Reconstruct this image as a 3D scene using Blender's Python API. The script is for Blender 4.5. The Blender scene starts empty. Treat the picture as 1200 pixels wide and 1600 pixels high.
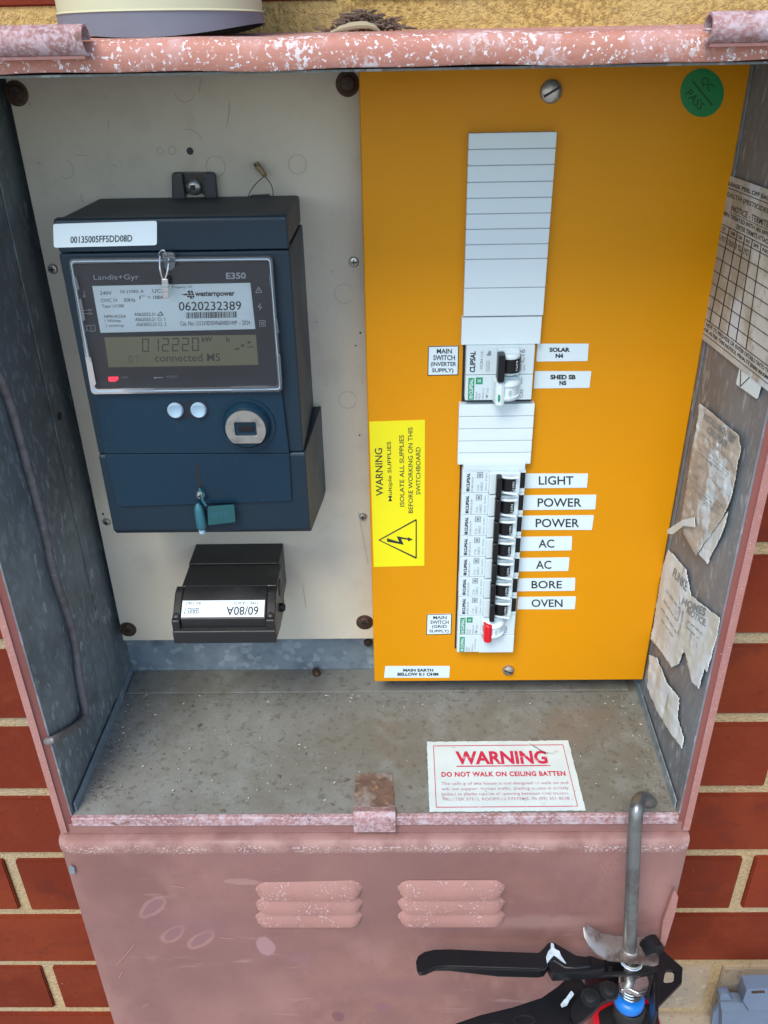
import bpy, bmesh, math, random
from mathutils import Vector, Matrix
random.seed(7)
S = bpy.context.scene
C = S.collection

# ------------------------------------------------------------------ camera
F_PX, PITCH, YAW, ROLL = 1314.87, 0.50845, -0.01888, -0.01941
CAM = Vector((0.02001, -0.54924, 0.49021))
_f = Vector((math.sin(YAW)*math.cos(PITCH), math.cos(YAW)*math.cos(PITCH), -math.sin(PITCH)))
_r0 = Vector((math.cos(YAW), -math.sin(YAW), 0)); _u0 = _r0.cross(_f)
_r = _r0*math.cos(ROLL) + _u0*math.sin(ROLL)
_u = _u0*math.cos(ROLL) - _r0*math.sin(ROLL)
cam = bpy.data.objects.new('camera', bpy.data.cameras.new('camera')); C.objects.link(cam)
cam.matrix_world = Matrix(((_r.x,_u.x,-_f.x,CAM.x),(_r.y,_u.y,-_f.y,CAM.y),(_r.z,_u.z,-_f.z,CAM.z),(0,0,0,1)))
cam.data.sensor_fit = 'VERTICAL'; cam.data.sensor_height = 36.0
cam.data.lens = F_PX/1600*36
cam.data.clip_start = 0.01; cam.data.clip_end = 500
S.camera = cam
# ------------------------------------------------------------------ light
W = bpy.data.worlds.new('World'); S.world = W; W.use_nodes = True
wn = W.node_tree.nodes; wn.clear()
sky = wn.new('ShaderNodeTexSky'); sky.sky_type = 'NISHITA'; sky.sun_disc = False
SUN_EL, SUN_AZ = math.radians(52), math.radians(205)     # azimuth clockwise from +Y
sky.sun_elevation = SUN_EL; sky.sun_rotation = SUN_AZ
bg = wn.new('ShaderNodeBackground'); bg.inputs['Strength'].default_value = 0.15
wo = wn.new('ShaderNodeOutputWorld')
W.node_tree.links.new(sky.outputs[0], bg.inputs[0]); W.node_tree.links.new(bg.outputs[0], wo.inputs[0])
sl = bpy.data.lights.new('sun', 'SUN'); sl.energy = 1.5; sl.angle = math.radians(28); sl.color = (1.0, 0.92, 0.80)
sun = bpy.data.objects.new('sun', sl); C.objects.link(sun)
sd = Vector((math.sin(SUN_AZ)*math.cos(SUN_EL), math.cos(SUN_AZ)*math.cos(SUN_EL), math.sin(SUN_EL)))
sun.rotation_euler = sd.to_track_quat('Z', 'Y').to_euler()
S.view_settings.view_transform = 'Standard'; S.view_settings.look = 'None'
S.view_settings.gamma = 1; S.view_settings.use_curve_mapping = False
S.view_settings.exposure = 0.95

# ------------------------------------------------------------------ measuring helpers
YF, YO, YC, YB = -.1219, -.0023, .0194, .0392      # box front, boards, box back (brick face y=0)
XL, XR, ZT = -.2207, .2207, .4812
RS = .0062/(YB-YF)
# photograph measurements (1200 x 1600) turned into real positions on a known plane
def ray(px, py): return _f + _r*((px-600)/F_PX) - _u*((py-800)/F_PX)
def at(px, py, y):
    d = ray(px, py); return CAM + d*((y-CAM.y)/d.y)
def atx(px, py, x):
    d = ray(px, py)
    if x < 0: return CAM + d*((x-CAM.x)/d.x)
    # the right side panel is splayed outwards towards the back; x is given relative to XR
    n = Vector((1, -RS, 0)); p0 = Vector((x, YF, 0)); t = (p0-CAM).dot(n)/d.dot(n); return CAM + d*t
def xr(y): return XR + RS*(y-YF)
def atz(px, py, z):
    d = ray(px, py); return CAM + d*((z-CAM.z)/d.z)
def quad_map(q, fn, val, off=(0,0,0)):
    """q = TL,TR,BR,BL in photo pixels; (u,v) with v up -> point on the plane"""
    off = Vector(off)
    def m(u, v):
        w = 1-v
        x = (q[0][0]*(1-u)+q[1][0]*u)*(1-w) + (q[3][0]*(1-u)+q[2][0]*u)*w
        y = (q[0][1]*(1-u)+q[1][1]*u)*(1-w) + (q[3][1]*(1-u)+q[2][1]*u)*w
        return fn(x, y, val) + off
    return m
def rect(x0, y0, x1, y1): return [(x0,y0),(x1,y0),(x1,y1),(x0,y1)]
def rounded(pts, r, n=4):
    out = []; N = len(pts)
    rs = r if isinstance(r, (list, tuple)) else [r]*N
    for i, p in enumerate(pts):
        a, b = pts[i-1], pts[(i+1) % N]; r_ = rs[i]
        if r_ <= 0: out.append(tuple(p)); continue
        def pt(q):
            L = math.dist(p, q); k = min(r_/L, .49) if L else 0
            return (p[0]+(q[0]-p[0])*k, p[1]+(q[1]-p[1])*k)
        s, e = pt(a), pt(b)
        for j in range(n+1):
            t = j/n
            out.append(((1-t)**2*s[0]+2*t*(1-t)*p[0]+t*t*e[0], (1-t)**2*s[1]+2*t*(1-t)*p[1]+t*t*e[1]))
    return out
def ell(cx, cy, rx, ry, n=28, a0=0, a1=2*math.pi):
    return [(cx+rx*math.cos(a0+(a1-a0)*i/n), cy+ry*math.sin(a0+(a1-a0)*i/n)) for i in range(n)]

def torn(px, amp=.9, seed=1):
    r=random.Random(seed); out=[]
    for i,a in enumerate(px):
        b=px[(i+1)%len(px)]; L=math.dist(a,b); n=max(1,int(L/4))
        for j in range(n):
            t=j/n; out.append((a[0]+(b[0]-a[0])*t+r.uniform(-amp,amp)*(j>0),a[1]+(b[1]-a[1])*t+r.uniform(-amp,amp)*(j>0)))
    return out
# ------------------------------------------------------------------ mesh builder
def root_loc(o):
    while o.parent: o = o.parent
    return o.location
class MB:
    def __init__(s): s.v = []; s.f = []
    def add(s, vs, fs):
        k = len(s.v); s.v += [Vector(p) for p in vs]; s.f += [tuple(i+k for i in f) for f in fs]; return s
    def box(s, a, b):
        (x0,y0,z0),(x1,y1,z1) = a, b
        x0,x1=min(x0,x1),max(x0,x1); y0,y1=min(y0,y1),max(y0,y1); z0,z1=min(z0,z1),max(z0,z1)
        return s.add([(x0,y0,z0),(x1,y0,z0),(x1,y1,z0),(x0,y1,z0),(x0,y0,z1),(x1,y0,z1),(x1,y1,z1),(x0,y1,z1)],
                     [(0,3,2,1),(4,5,6,7),(0,1,5,4),(1,2,6,5),(2,3,7,6),(3,0,4,7)])
    def prism(s, pts, vec, top=None):
        n = len(pts); vec = Vector(vec); P = [Vector(p) for p in pts]
        Q = [Vector(p) for p in top] if top else [p+vec for p in P]
        return s.add(P+Q, [tuple(range(n)), tuple(range(2*n-1, n-1, -1))]+[((i+1)%n, i, i+n, (i+1)%n+n) for i in range(n)])
    def slab(s, px, y, th): return s.prism([at(a,b,y) for a,b in px], (0,th,0))
    def poly(s, pts): return s.add(pts, [tuple(range(len(pts)))])
    def ring(s, outer, inner, vec):
        """annular slab: outer and inner outlines with equal counts"""
        n = len(outer); vec = Vector(vec)
        O=[Vector(p) for p in outer]; I=[Vector(p) for p in inner]
        vs = O+I+[p+vec for p in O]+[p+vec for p in I]; fs=[]
        for i in range(n):
            j=(i+1)%n
            fs += [(i,j,n+j,n+i),(2*n+j,2*n+i,3*n+i,3*n+j),(j,i,2*n+i,2*n+j),(n+i,n+j,3*n+j,3*n+i)]
        return s.add(vs, fs)
    def lathe(s, c, axis, prof, n=24, a0=0, a1=2*math.pi):
        c=Vector(c); ax=Vector(axis).normalized(); t=ax.orthogonal().normalized(); b=ax.cross(t)
        full = abs(a1-a0-2*math.pi)<1e-6; m = n if full else n+1
        vs=[]; fs=[]
        for r,h in prof:
            for i in range(m):
                a=a0+(a1-a0)*i/n; vs.append(c+ax*h+(t*math.cos(a)+b*math.sin(a))*r)
        for k in range(len(prof)-1):
            for i in range(n):
                j=(i+1)%m; fs.append((k*m+i,k*m+j,(k+1)*m+j,(k+1)*m+i))
        if full: fs += [tuple(range(m-1,-1,-1)), tuple(range((len(prof)-1)*m, len(prof)*m))]
        return s.add(vs, fs)
    def cyl(s, a, b, r, n=20, r2=None):
        a=Vector(a); b=Vector(b); return s.lathe(a, b-a, [(r,0),(r if r2 is None else r2,(b-a).length)], n)
    def tube(s, path, r, n=10, smooth=0):
        P=[Vector(p) for p in path]
        if smooth:
            Q=[]
            for i in range(len(P)-1):
                p0=P[max(i-1,0)];p1=P[i];p2=P[i+1];p3=P[min(i+2,len(P)-1)]
                for j in range(smooth):
                    t=j/smooth
                    Q.append(.5*((2*p1)+(p2-p0)*t+(2*p0-5*p1+4*p2-p3)*t*t+(3*p1-p0-3*p2+p3)*t**3))
            P=Q+[P[-1]]
        rs=r if isinstance(r,(list,tuple)) else [r]*len(P)
        if len(rs)!=len(P): rs=[rs[min(int(i*len(rs)/len(P)),len(rs)-1)] for i in range(len(P))]
        T=(P[1]-P[0]).normalized(); nrm=T.orthogonal().normalized(); vs=[]; fs=[]
        for i,p in enumerate(P):
            t=((P[i+1] if i<len(P)-1 else p)-(P[i-1] if i else p)).normalized()
            nrm=(nrm-t*nrm.dot(t)).normalized(); b=t.cross(nrm)
            vs+=[p+(nrm*math.cos(2*math.pi*k/n)+b*math.sin(2*math.pi*k/n))*rs[i] for k in range(n)]
        for i in range(len(P)-1):
            for k in range(n):
                m=(k+1)%n; fs.append((i*n+k,i*n+m,(i+1)*n+m,(i+1)*n+k))
        fs += [tuple(range(n-1,-1,-1)), tuple(range((len(P)-1)*n, len(P)*n))]
        return s.add(vs, fs)
    def build(s, name, m, parent=None, bevel=0, seg=2, smooth=True, ang=35, kind=None, label=None, keep=False):
        me=bpy.data.meshes.new(name)
        L=root_loc(parent) if parent else Vector((0,0,0))
        if parent is None and not keep and s.v:
            L=Vector((sum(p.x for p in s.v)/len(s.v), sum(p.y for p in s.v)/len(s.v), min(p.z for p in s.v)))
        me.from_pydata([p-L for p in s.v], [], s.f)
        if bevel or smooth:
            bm=bmesh.new(); bm.from_mesh(me)
            if bevel:
                bmesh.ops.recalc_face_normals(bm, faces=bm.faces)
                es=[e for e in bm.edges if len(e.link_faces)==2 and e.calc_face_angle(0)>math.radians(ang)]
                try: bmesh.ops.bevel(bm, geom=es, offset=bevel, segments=seg, affect='EDGES', profile=.6, clamp_overlap=True)
                except Exception: pass
            else: bmesh.ops.recalc_face_normals(bm, faces=bm.faces)
            bm.to_mesh(me); bm.free()
        if smooth:
            me.polygons.foreach_set('use_smooth', [True]*len(me.polygons)); me.set_sharp_from_angle(angle=math.radians(ang))
        me.materials.append(m)
        o=bpy.data.objects.new(name, me); C.objects.link(o)
        if parent: o.parent=parent
        else: o.location=L
        if bevel:
            w_=o.modifiers.new('weighted','WEIGHTED_NORMAL'); w_.keep_sharp=True; w_.weight=100
        if kind: o['kind']=kind
        if label: o['label']=label
        return o
def thing(name, label, cat, loc, group=None):
    o=bpy.data.objects.new(name, None); C.objects.link(o); o.location=loc; o.empty_display_size=.02
    o['label']=label; o['category']=cat
    if group: o['group']=group
    return o
def tag(o, label, cat, group=None):
    o['label']=label; o['category']=cat
    if group: o['group']=group
    return o
def dup(o, parent, d):
    c=o.copy(); C.objects.link(c); c.parent=parent; c.location=Vector(o.location)+Vector(d); return c

# lettering ---------------------------------------------------------
_tc={}
def glyphs(txt, bold=0.0, shear=0.0, sp=1.0):
    k=(txt,bold,shear,sp)
    if k in _tc: return _tc[k]
    cu=bpy.data.curves.new('t','FONT'); cu.body=txt; cu.size=1; cu.offset=bold; cu.shear=shear; cu.space_character=sp
    cu.resolution_u=3; cu.fill_mode='FRONT'
    o=bpy.data.objects.new('t',cu); me=o.to_mesh()
    vs=[(p.co.x,p.co.y) for p in me.vertices]; fs=[tuple(p.vertices) for p in me.polygons]
    o.to_mesh_clear(); bpy.data.objects.remove(o); bpy.data.curves.remove(cu)
    x0=min(p[0] for p in vs); x1=max(p[0] for p in vs); y0=min(p[1] for p in vs); y1=max(p[1] for p in vs)
    _tc[k]=([((p[0]-x0)/(x1-x0+1e-9),(p[1]-y0)/(y1-y0+1e-9)) for p in vs], fs); return _tc[k]
def put_text(mb, txt, mp, bold=0.0, shear=0.0, sp=1.0):
    vs,fs=glyphs(txt,bold,shear,sp); mb.add([mp(a,b) for a,b in vs], fs)
def sub(mp, u0, v0, u1, v1, rot=0):
    """sub-rectangle of a map; rot=90: text reads upwards (bottom to top); rot=180 upside down"""
    def m(u, v):
        if rot==90: u, v = 1-v, u
        elif rot==180: u, v = 1-u, 1-v
        return mp(u0+(u1-u0)*u, v0+(v1-v0)*v)
    return m
def line(mb, mp, a, b, w, asp=1.0):
    """thin straight print line in (u,v) space; w in v units, asp = width/height of the map"""
    dx=(b[0]-a[0])*asp; dy=b[1]-a[1]; L=math.hypot(dx,dy) or 1; nx=-dy/L*w/2/asp; ny=dx/L*w/2
    mb.add([mp(a[0]+nx,a[1]+ny),mp(b[0]+nx,b[1]+ny),mp(b[0]-nx,b[1]-ny),mp(a[0]-nx,a[1]-ny)],[(0,1,2,3)])
def polyuv(mb, mp, pts): mb.poly([mp(a,b) for a,b in pts])

# ------------------------------------------------------------------ materials
def mat(name, base, rough=.5, metal=0.0, layers=(), bump=None, coat=0.0, spec=None, alpha=None, island=None, emit=None, rlay=None, spots=()):
    m=bpy.data.materials.new(name); m.use_nodes=True; nt=m.node_tree; N=nt.nodes; L=nt.links
    b=N['Principled BSDF']; b.inputs['Roughness'].default_value=rough; b.inputs['Metallic'].default_value=metal
    if coat: b.inputs['Coat Weight'].default_value=coat; b.inputs['Coat Roughness'].default_value=.08
    if spec is not None: b.inputs['Specular IOR Level'].default_value=spec
    geo=N.new('ShaderNodeNewGeometry')
    def tex(kind, scale, st=(1,1,1), det=6, rr=.6):
        mp=N.new('ShaderNodeMapping'); mp.inputs['Scale'].default_value=st
        L.new(geo.outputs['Position'], mp.inputs['Vector'])
        if kind=='voro':
            t=N.new('ShaderNodeTexVoronoi'); t.inputs['Scale'].default_value=scale; L.new(mp.outputs[0], t.inputs['Vector'])
            s=N.new('ShaderNodeSeparateColor'); L.new(t.outputs['Color'], s.inputs[0]); return s.outputs[0]
        if kind=='vdist':
            t=N.new('ShaderNodeTexVoronoi'); t.inputs['Scale'].default_value=scale; L.new(mp.outputs[0], t.inputs['Vector']); return t.outputs['Distance']
        t=N.new('ShaderNodeTexNoise'); t.inputs['Scale'].default_value=scale; t.inputs['Detail'].default_value=det
        t.inputs['Roughness'].default_value=rr; L.new(mp.outputs[0], t.inputs['Vector']); return t.outputs['Fac']
    def ramp(src, lo, hi):
        r=N.new('ShaderNodeMapRange'); r.inputs['From Min'].default_value=lo; r.inputs['From Max'].default_value=hi
        r.interpolation_type='SMOOTHSTEP'; L.new(src, r.inputs['Value']); return r.outputs[0]
    rgb=N.new('ShaderNodeRGB'); rgb.outputs[0].default_value=(*base,1); cur=rgb.outputs[0]
    if island:
        oi=N.new('ShaderNodeObjectInfo'); hs=N.new('ShaderNodeHueSaturation')
        r=N.new('ShaderNodeMapRange'); r.inputs['To Min'].default_value=1-island; r.inputs['To Max'].default_value=1+island
        L.new(oi.outputs['Random'], r.inputs[0]); L.new(r.outputs[0], hs.inputs['Value']); L.new(cur, hs.inputs['Color']); cur=hs.outputs[0]
    for ly in layers:
        kind,scale,lo,hi,col,strg=ly[:6]; st=ly[6] if len(ly)>6 else (1,1,1)
        f=ramp(tex(kind,scale,st), lo, hi)
        if len(ly)>7 and ly[7]:      # mask by a second, broader noise
            f2=ramp(tex('noise',ly[7][0],(1,1,1),3), ly[7][1], ly[7][2])
            mm=N.new('ShaderNodeMath'); mm.operation='MULTIPLY'; L.new(f,mm.inputs[0]); L.new(f2,mm.inputs[1]); f=mm.outputs[0]
        if len(ly)>8 and ly[8]:      # worn band between two heights
            sp_=N.new('ShaderNodeSeparateXYZ'); L.new(geo.outputs['Position'],sp_.inputs[0])
            zc_,hw_=ly[8]; sb_=N.new('ShaderNodeMath'); sb_.operation='SUBTRACT'; L.new(sp_.outputs['Z'],sb_.inputs[0]); sb_.inputs[1].default_value=zc_
            ab=N.new('ShaderNodeMath'); ab.operation='ABSOLUTE'; L.new(sb_.outputs[0],ab.inputs[0]); f3=ramp(ab.outputs[0],hw_,hw_*.25)
            mm=N.new('ShaderNodeMath'); mm.operation='MULTIPLY'; L.new(f,mm.inputs[0]); L.new(f3,mm.inputs[1]); f=mm.outputs[0]
        mu=N.new('ShaderNodeMath'); mu.operation='MULTIPLY'; mu.inputs[1].default_value=strg; L.new(f,mu.inputs[0])
        mx=N.new('ShaderNodeMix'); mx.data_type='RGBA'; L.new(mu.outputs[0],mx.inputs['Factor']); L.new(cur,mx.inputs['A'])
        mx.inputs['B'].default_value=(*col,1); cur=mx.outputs['Result']
    for (c_,rx,rz,an,col,strg,soft) in spots:      # rubbed marks with soft edges
        vr=N.new('ShaderNodeVectorMath'); vr.operation='SUBTRACT'; L.new(geo.outputs['Position'],vr.inputs[0]); vr.inputs[1].default_value=c_
        rt=N.new('ShaderNodeVectorRotate'); rt.rotation_type='Y_AXIS'; L.new(vr.outputs[0],rt.inputs['Vector']); rt.inputs['Angle'].default_value=an
        ml=N.new('ShaderNodeVectorMath'); ml.operation='MULTIPLY'; L.new(rt.outputs[0],ml.inputs[0]); ml.inputs[1].default_value=(1/rx,0,1/rz)
        wn_=tex('noise',60,(1,1,1),2); ln=N.new('ShaderNodeVectorMath'); ln.operation='LENGTH'; L.new(ml.outputs[0],ln.inputs[0])
        ad=N.new('ShaderNodeMath'); ad.operation='ADD'; L.new(ln.outputs['Value'],ad.inputs[0]); L.new(wn_,ad.inputs[1])
        f=ramp(ad.outputs[0],1.5+soft,1.5-soft)
        mu=N.new('ShaderNodeMath'); mu.operation='MULTIPLY'; mu.inputs[1].default_value=strg; L.new(f,mu.inputs[0])
        mx=N.new('ShaderNodeMix'); mx.data_type='RGBA'; L.new(mu.outputs[0],mx.inputs['Factor']); L.new(cur,mx.inputs['A']); mx.inputs['B'].default_value=(*col,1); cur=mx.outputs['Result']
    L.new(cur, b.inputs['Base Color'])
    if rlay:
        rr=N.new('ShaderNodeMapRange'); L.new(tex('noise',rlay[0]),rr.inputs[0]); rr.inputs['From Min'].default_value=.3; rr.inputs['From Max'].default_value=.7
        rr.inputs['To Min'].default_value=rlay[1]; rr.inputs['To Max'].default_value=rlay[2]; L.new(rr.outputs[0], b.inputs['Roughness'])
    if bump:
        prev=None
        for (kind,scale,strg,dist) in bump:
            bp=N.new('ShaderNodeBump'); bp.inputs['Strength'].default_value=strg; bp.inputs['Distance'].default_value=dist
            L.new(tex(kind,scale), bp.inputs['Height'])
            if prev: L.new(prev, bp.inputs['Normal'])
            prev=bp.outputs[0]
        L.new(prev, b.inputs['Normal'])
    if alpha is not None: b.inputs['Alpha'].default_value=alpha
    if emit: b.inputs['Emission Color'].default_value=(*emit[0],1); b.inputs['Emission Strength'].default_value=emit[1]
    return m
M={}
M['galv']=mat('galvanised_steel',(.20,.235,.25),.5,.25,[('noise',9,.38,.62,(.115,.14,.155),.8),('voro',330,.62,.95,(.27,.33,.37),.5,(1,1,.45)),
   ('voro',310,.87,.97,(.42,.50,.53),.65,(1,1,.4),(30,.42,.55)),('noise',60,.5,.75,(.08,.08,.075),.5),('noise',18,.62,.75,(.17,.13,.09),.4)],
   [('noise',120,.25,.0006)])
M['galv_r']=mat('galvanised_steel_dull',(.19,.22,.245),.55,.2,[('noise',10,.38,.62,(.14,.15,.155),.7),('voro',300,.66,.95,(.28,.30,.32),.5,(1,1,.45)),
   ('voro',310,.87,.97,(.40,.45,.48),.6,(1,1,.4),(30,.42,.55)),('noise',11,.56,.68,(.15,.12,.095),.3)],[('noise',120,.25,.0006)])
M['galv_b']=mat('galvanised_steel_bright',(.23,.29,.33),.5,.3,[('noise',60,.4,.7,(.15,.20,.25),.7),('voro',190,.7,.97,(.42,.5,.55),.5),
   ('noise',30,.55,.7,(.12,.12,.10),.5)],[('noise',120,.2,.0005)])
M['floor']=mat('dusty_floor',(.20,.205,.185),.85,0,[('noise',7,.40,.60,(.15,.145,.115),.95),('noise',26,.45,.72,(.26,.29,.275),.5),('noise',45,.52,.72,(.13,.12,.095),.4),
   ('noise',140,.54,.66,(.10,.09,.07),.6),('noise',520,.70,.74,(.55,.56,.52),.6),('noise',330,.67,.72,(.06,.05,.035),.8),
   ('noise',9,.56,.70,(.17,.12,.08),.45),('noise',700,.5,.7,(.14,.13,.11),.4)],[('noise',300,.5,.0007),('noise',60,.3,.001)])
def pxs(x,y,rx,ry,an,col,st,so=.12):
    c=at(x,y,-.1300); return ((c.x,c.y,c.z),rx/2080,ry/1450,an,col,st,so)
SPOTS=[]
for (x_,y_,rx_,ry_,an_) in ((240,1417,32,15,.85),(270,1460,30,14,.90),(315,1467,32,14,.80)):
    c_=at(x_,y_,-.13); d_=(c_.x,c_.y,c_.z)
    SPOTS+=[(d_,rx_/2080,ry_/2080,an_,(.37,.21,.19),.6,.16),((c_.x+.0004,c_.y,c_.z+.0006),rx_*.8/2080,ry_*.68/2080,an_,(.21,.105,.115),.75,.14)]
SPOTS+=[pxs(416,1478,16,17,.1,(.37,.22,.23),.7),pxs(470,1497,20,9,-.2,(.24,.12,.13),.6,.2),pxs(529,1588,12,11,.2,(.17,.07,.08),.8),pxs(600,1573,13,11,.2,(.22,.105,.12),.7,.2),
  pxs(378,1377,28,5,-.08,(.38,.22,.20),.5),pxs(640,1545,130,18,-.03,(.22,.11,.11),.5,.5),pxs(330,1440,120,22,.1,(.22,.11,.11),.45,.5),pxs(850,1440,110,10,.05,(.38,.23,.21),.4,.5),pxs(230,1580,40,30,.1,(.19,.09,.09),.5,.5)]
M['pink']=mat('faded_oxide_paint',(.27,.135,.112),.68,0,[('noise',14,.38,.62,(.205,.098,.088),.8),('noise',28,.5,.68,(.34,.185,.165),.55,(1,1,.5)),('noise',40,.55,.7,(.27,.12,.13),.45,(.5,1,2)),
   ('noise',700,.66,.70,(.62,.54,.54),.4),('noise',5,.42,.60,(.35,.19,.165),.65),('noise',3.1,.40,.62,(.20,.10,.095),.65),('noise',90,.60,.72,(.40,.25,.23),.5,(.25,1,1.4),(7,.45,.6)),('noise',110,.66,.72,(.20,.08,.075),.6,(1,1,1),(9,.5,.62)),
   ('noise',45,.35,.6,(.40,.25,.22),.6,(1,1,1),None,(-.0235,.009)),('noise',520,.53,.60,(.68,.60,.60),.7,(1,1,1),(40,.35,.6),(-.0262,.006)),('noise',400,.56,.62,(.27,.10,.09),.8,(1,1,.6),(18,.45,.6),(-.042,.016))],
   [('noise',500,.12,.0003),('noise',6,.25,.004)],rlay=(20,.5,.75),spots=SPOTS)
M['pink_louvre']=mat('speckled_louvre_paint',(.33,.17,.145),.62,0,[('noise',30,.4,.65,(.27,.135,.115),.6),('noise',560,.56,.66,(.60,.52,.52),.65,(1,1,1),(60,.45,.58)),('noise',260,.64,.68,(.26,.11,.10),.6)],[('noise',300,.2,.0003)])
M['pink_edge']=mat('chalked_oxide_paint',(.36,.175,.15),.7,0,[('noise',30,.4,.65,(.30,.135,.12),.6),('noise',800,.58,.68,(.56,.44,.43),.5)],[('noise',500,.3,.0004)])
CH=(.62,.58,.60)
M['pink_roof']=mat('peeling_roof_paint',(.44,.20,.15),.7,0,[('noise',20,.4,.65,(.44,.19,.145),.6),('noise',480,.575,.62,(.74,.78,.82),.9),('noise',300,.51,.57,(.70,.72,.77),.85,(1,1,1),(22,.50,.62)),('noise',120,.6,.7,(.42,.15,.10),.5),('noise',36,.5,.6,(.52,.32,.30),.5)],[('noise',430,.5,.0006)])
M['pink_strip']=mat('red_oxide_paint',(.22,.072,.062),.55,0,[('noise',20,.4,.7,(.18,.058,.05),.6),('noise',500,.68,.73,CH,.7)],[('noise',300,.15,.0003)])
M['pink_lip']=mat('chipped_lip_paint',(.33,.175,.17),.7,0,[('noise',60,.42,.6,(.22,.11,.105),.8),('noise',500,.40,.68,(.50,.42,.46),.75),('noise',110,.50,.68,(.52,.44,.48),.7),('noise',700,.6,.66,(.66,.62,.66),.5),('noise',75,.64,.70,(.14,.07,.05),.8)],[('noise',300,.4,.0005)])
M['rust']=mat('rusted_steel',(.15,.09,.06),.85,0,[('noise',90,.42,.6,(.10,.06,.045),.8),('noise',50,.48,.62,(.27,.25,.22),.8),('noise',200,.6,.68,(.4,.2,.08),.7)],[('noise',250,.6,.001)])
M['board']=mat('aged_board',(.57,.53,.43),.6,0,[('noise',6,.38,.62,(.50,.455,.36),.9),('noise',40,.5,.75,(.40,.37,.30),.35),('noise',160,.68,.72,(.25,.2,.14),.5),('noise',12,.6,.75,(.56,.55,.50),.5),('noise',26,.60,.72,(.36,.31,.23),.35,(1,1,.35)),('noise',420,.70,.73,(.2,.16,.11),.5)],[('noise',90,.15,.0005),('noise',9,.3,.003)])
M['orange']=mat('orange_powder_coat',(.65,.265,.0012),.40,0,[('noise',4,.35,.65,(.58,.245,.002),.6),('noise',60,.62,.8,(.60,.30,.03),.15,(1,1,.3)),('noise',380,.715,.735,(.40,.30,.16),.35)],[('noise',12,.05,.002),('noise',700,.06,.0002)],spec=.22,rlay=(9,.30,.55))
M['white']=mat('white_plastic',(.63,.745,.775),.42,0,[('noise',30,.4,.7,(.60,.71,.74),.4)])
M['white2']=mat('white_breaker_plastic',(.56,.68,.715),.38)
M['joint']=mat('moulded_joint_shadow',(.33,.38,.40),.6)
M['paper']=mat('white_label',(.63,.76,.80),.4,0,[('noise',25,.4,.7,(.60,.73,.78),.5)])
M['datapaper']=mat('bright_data_label',(.74,.86,.88),.4)
M['paleink']=mat('pale_print',(.38,.42,.46),.5)
M['ink']=mat('black_ink',(.015,.02,.025),.6)
M['greyink']=mat('grey_ink',(.20,.24,.26),.6)
M['blk']=mat('black_plastic',(.007,.008,.010),.36,0,[('noise',60,.5,.75,(.014,.014,.015),.5)],[('noise',500,.08,.0003)],spec=.35)
M['blk_dusty']=mat('dusty_black_plastic',(.010,.011,.012),.42,0,[('noise',25,.5,.75,(.032,.033,.033),.6),('noise',300,.62,.7,(.06,.06,.058),.35)],[('noise',400,.1,.0003)],rlay=(30,.25,.55))
M['navy']=mat('navy_meter_plastic',(.0095,.024,.038),.42,0,[('noise',40,.4,.7,(.010,.022,.036),.6),('noise',70,.62,.75,(.05,.055,.06),.25)],[('noise',900,.10,.0003)],rlay=(12,.32,.5),spec=.28)
M['navy_s']=mat('navy_cover_plastic',(.0070,.028,.050),.22,0,[('noise',8,.4,.7,(.007,.020,.038),.5),('noise',50,.62,.75,(.04,.05,.06),.2)],spec=.28,rlay=(10,.16,.34))
M['navy_top']=mat('dusty_navy_top',(.045,.05,.055),.6,0,[('noise',30,.4,.7,(.085,.085,.08),.7)],[('noise',900,.15,.0003)])
M['bezel']=mat('meter_bezel',(.012,.018,.028),.4,spec=.3)
M['deeprec']=mat('dark_recess',(.008,.010,.013),.5)
M['lcd']=mat('display_glass',(.215,.205,.105),.3,0,[('noise',20,.4,.7,(.165,.16,.085),.5)])
M['lcdink']=mat('display_segments',(.035,.045,.03),.4)
M['red_led']=mat('red_indicator',(.5,.01,.02),.4,emit=((1,.02,.05),1.0))
M['button']=mat('pale_blue_button',(.28,.42,.53),.35)
M['steel']=mat('dull_steel',(.42,.42,.40),.35,.85,[('noise',120,.45,.65,(.22,.21,.19),.6)],[('noise',300,.15,.0003)])
M['rod']=mat('worn_zinc_rod',(.27,.29,.29),.38,.85,[('noise',60,.4,.65,(.14,.14,.13),.7),('noise',140,.62,.70,(.5,.5,.5),.5)],[('noise',300,.2,.0003)])
M['oldrod']=mat('dull_stay_rod',(.15,.14,.145),.6,.2,[('noise',120,.45,.65,(.09,.08,.08),.7),('noise',200,.62,.7,(.35,.36,.38),.6)],[('noise',300,.3,.0005)])
M['plate']=mat('worn_thumb_plate',(.40,.37,.34),.4,.8,[('noise',45,.45,.62,(.12,.08,.06),.8),('noise',60,.56,.64,(.55,.58,.62),.7)],[('noise',200,.2,.0004)])
M['chrome']=mat('bright_zinc',(.60,.62,.62),.25,.95,[('noise',80,.5,.7,(.35,.33,.3),.5)])
M['screw_brown']=mat('rusty_screw',(.09,.05,.03),.6,.4,[('noise',300,.4,.6,(.04,.025,.02),.8)])
M['screw']=mat('zinc_screw',(.5,.5,.48),.35,.85,[('noise',300,.45,.6,(.25,.24,.2),.6)])
M['yellow']=mat('yellow_label',(.78,.72,.004),.4,0,[('noise',10,.4,.7,(.70,.66,.004),.5)])
M['green']=mat('green_print',(.0,.27,.11),.5)
M['green_st']=mat('green_sticker',(.0,.20,.05),.45)
M['dgreenink']=mat('dark_green_ink',(.0,.04,.015),.6)
M['teal']=mat('teal_seal_plastic',(.010,.075,.085),.35)
M['teal_l']=mat('teal_seal_plastic_light',(.025,.12,.16),.3)
M['red']=mat('red_plastic',(.62,.008,.02),.3)
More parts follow.
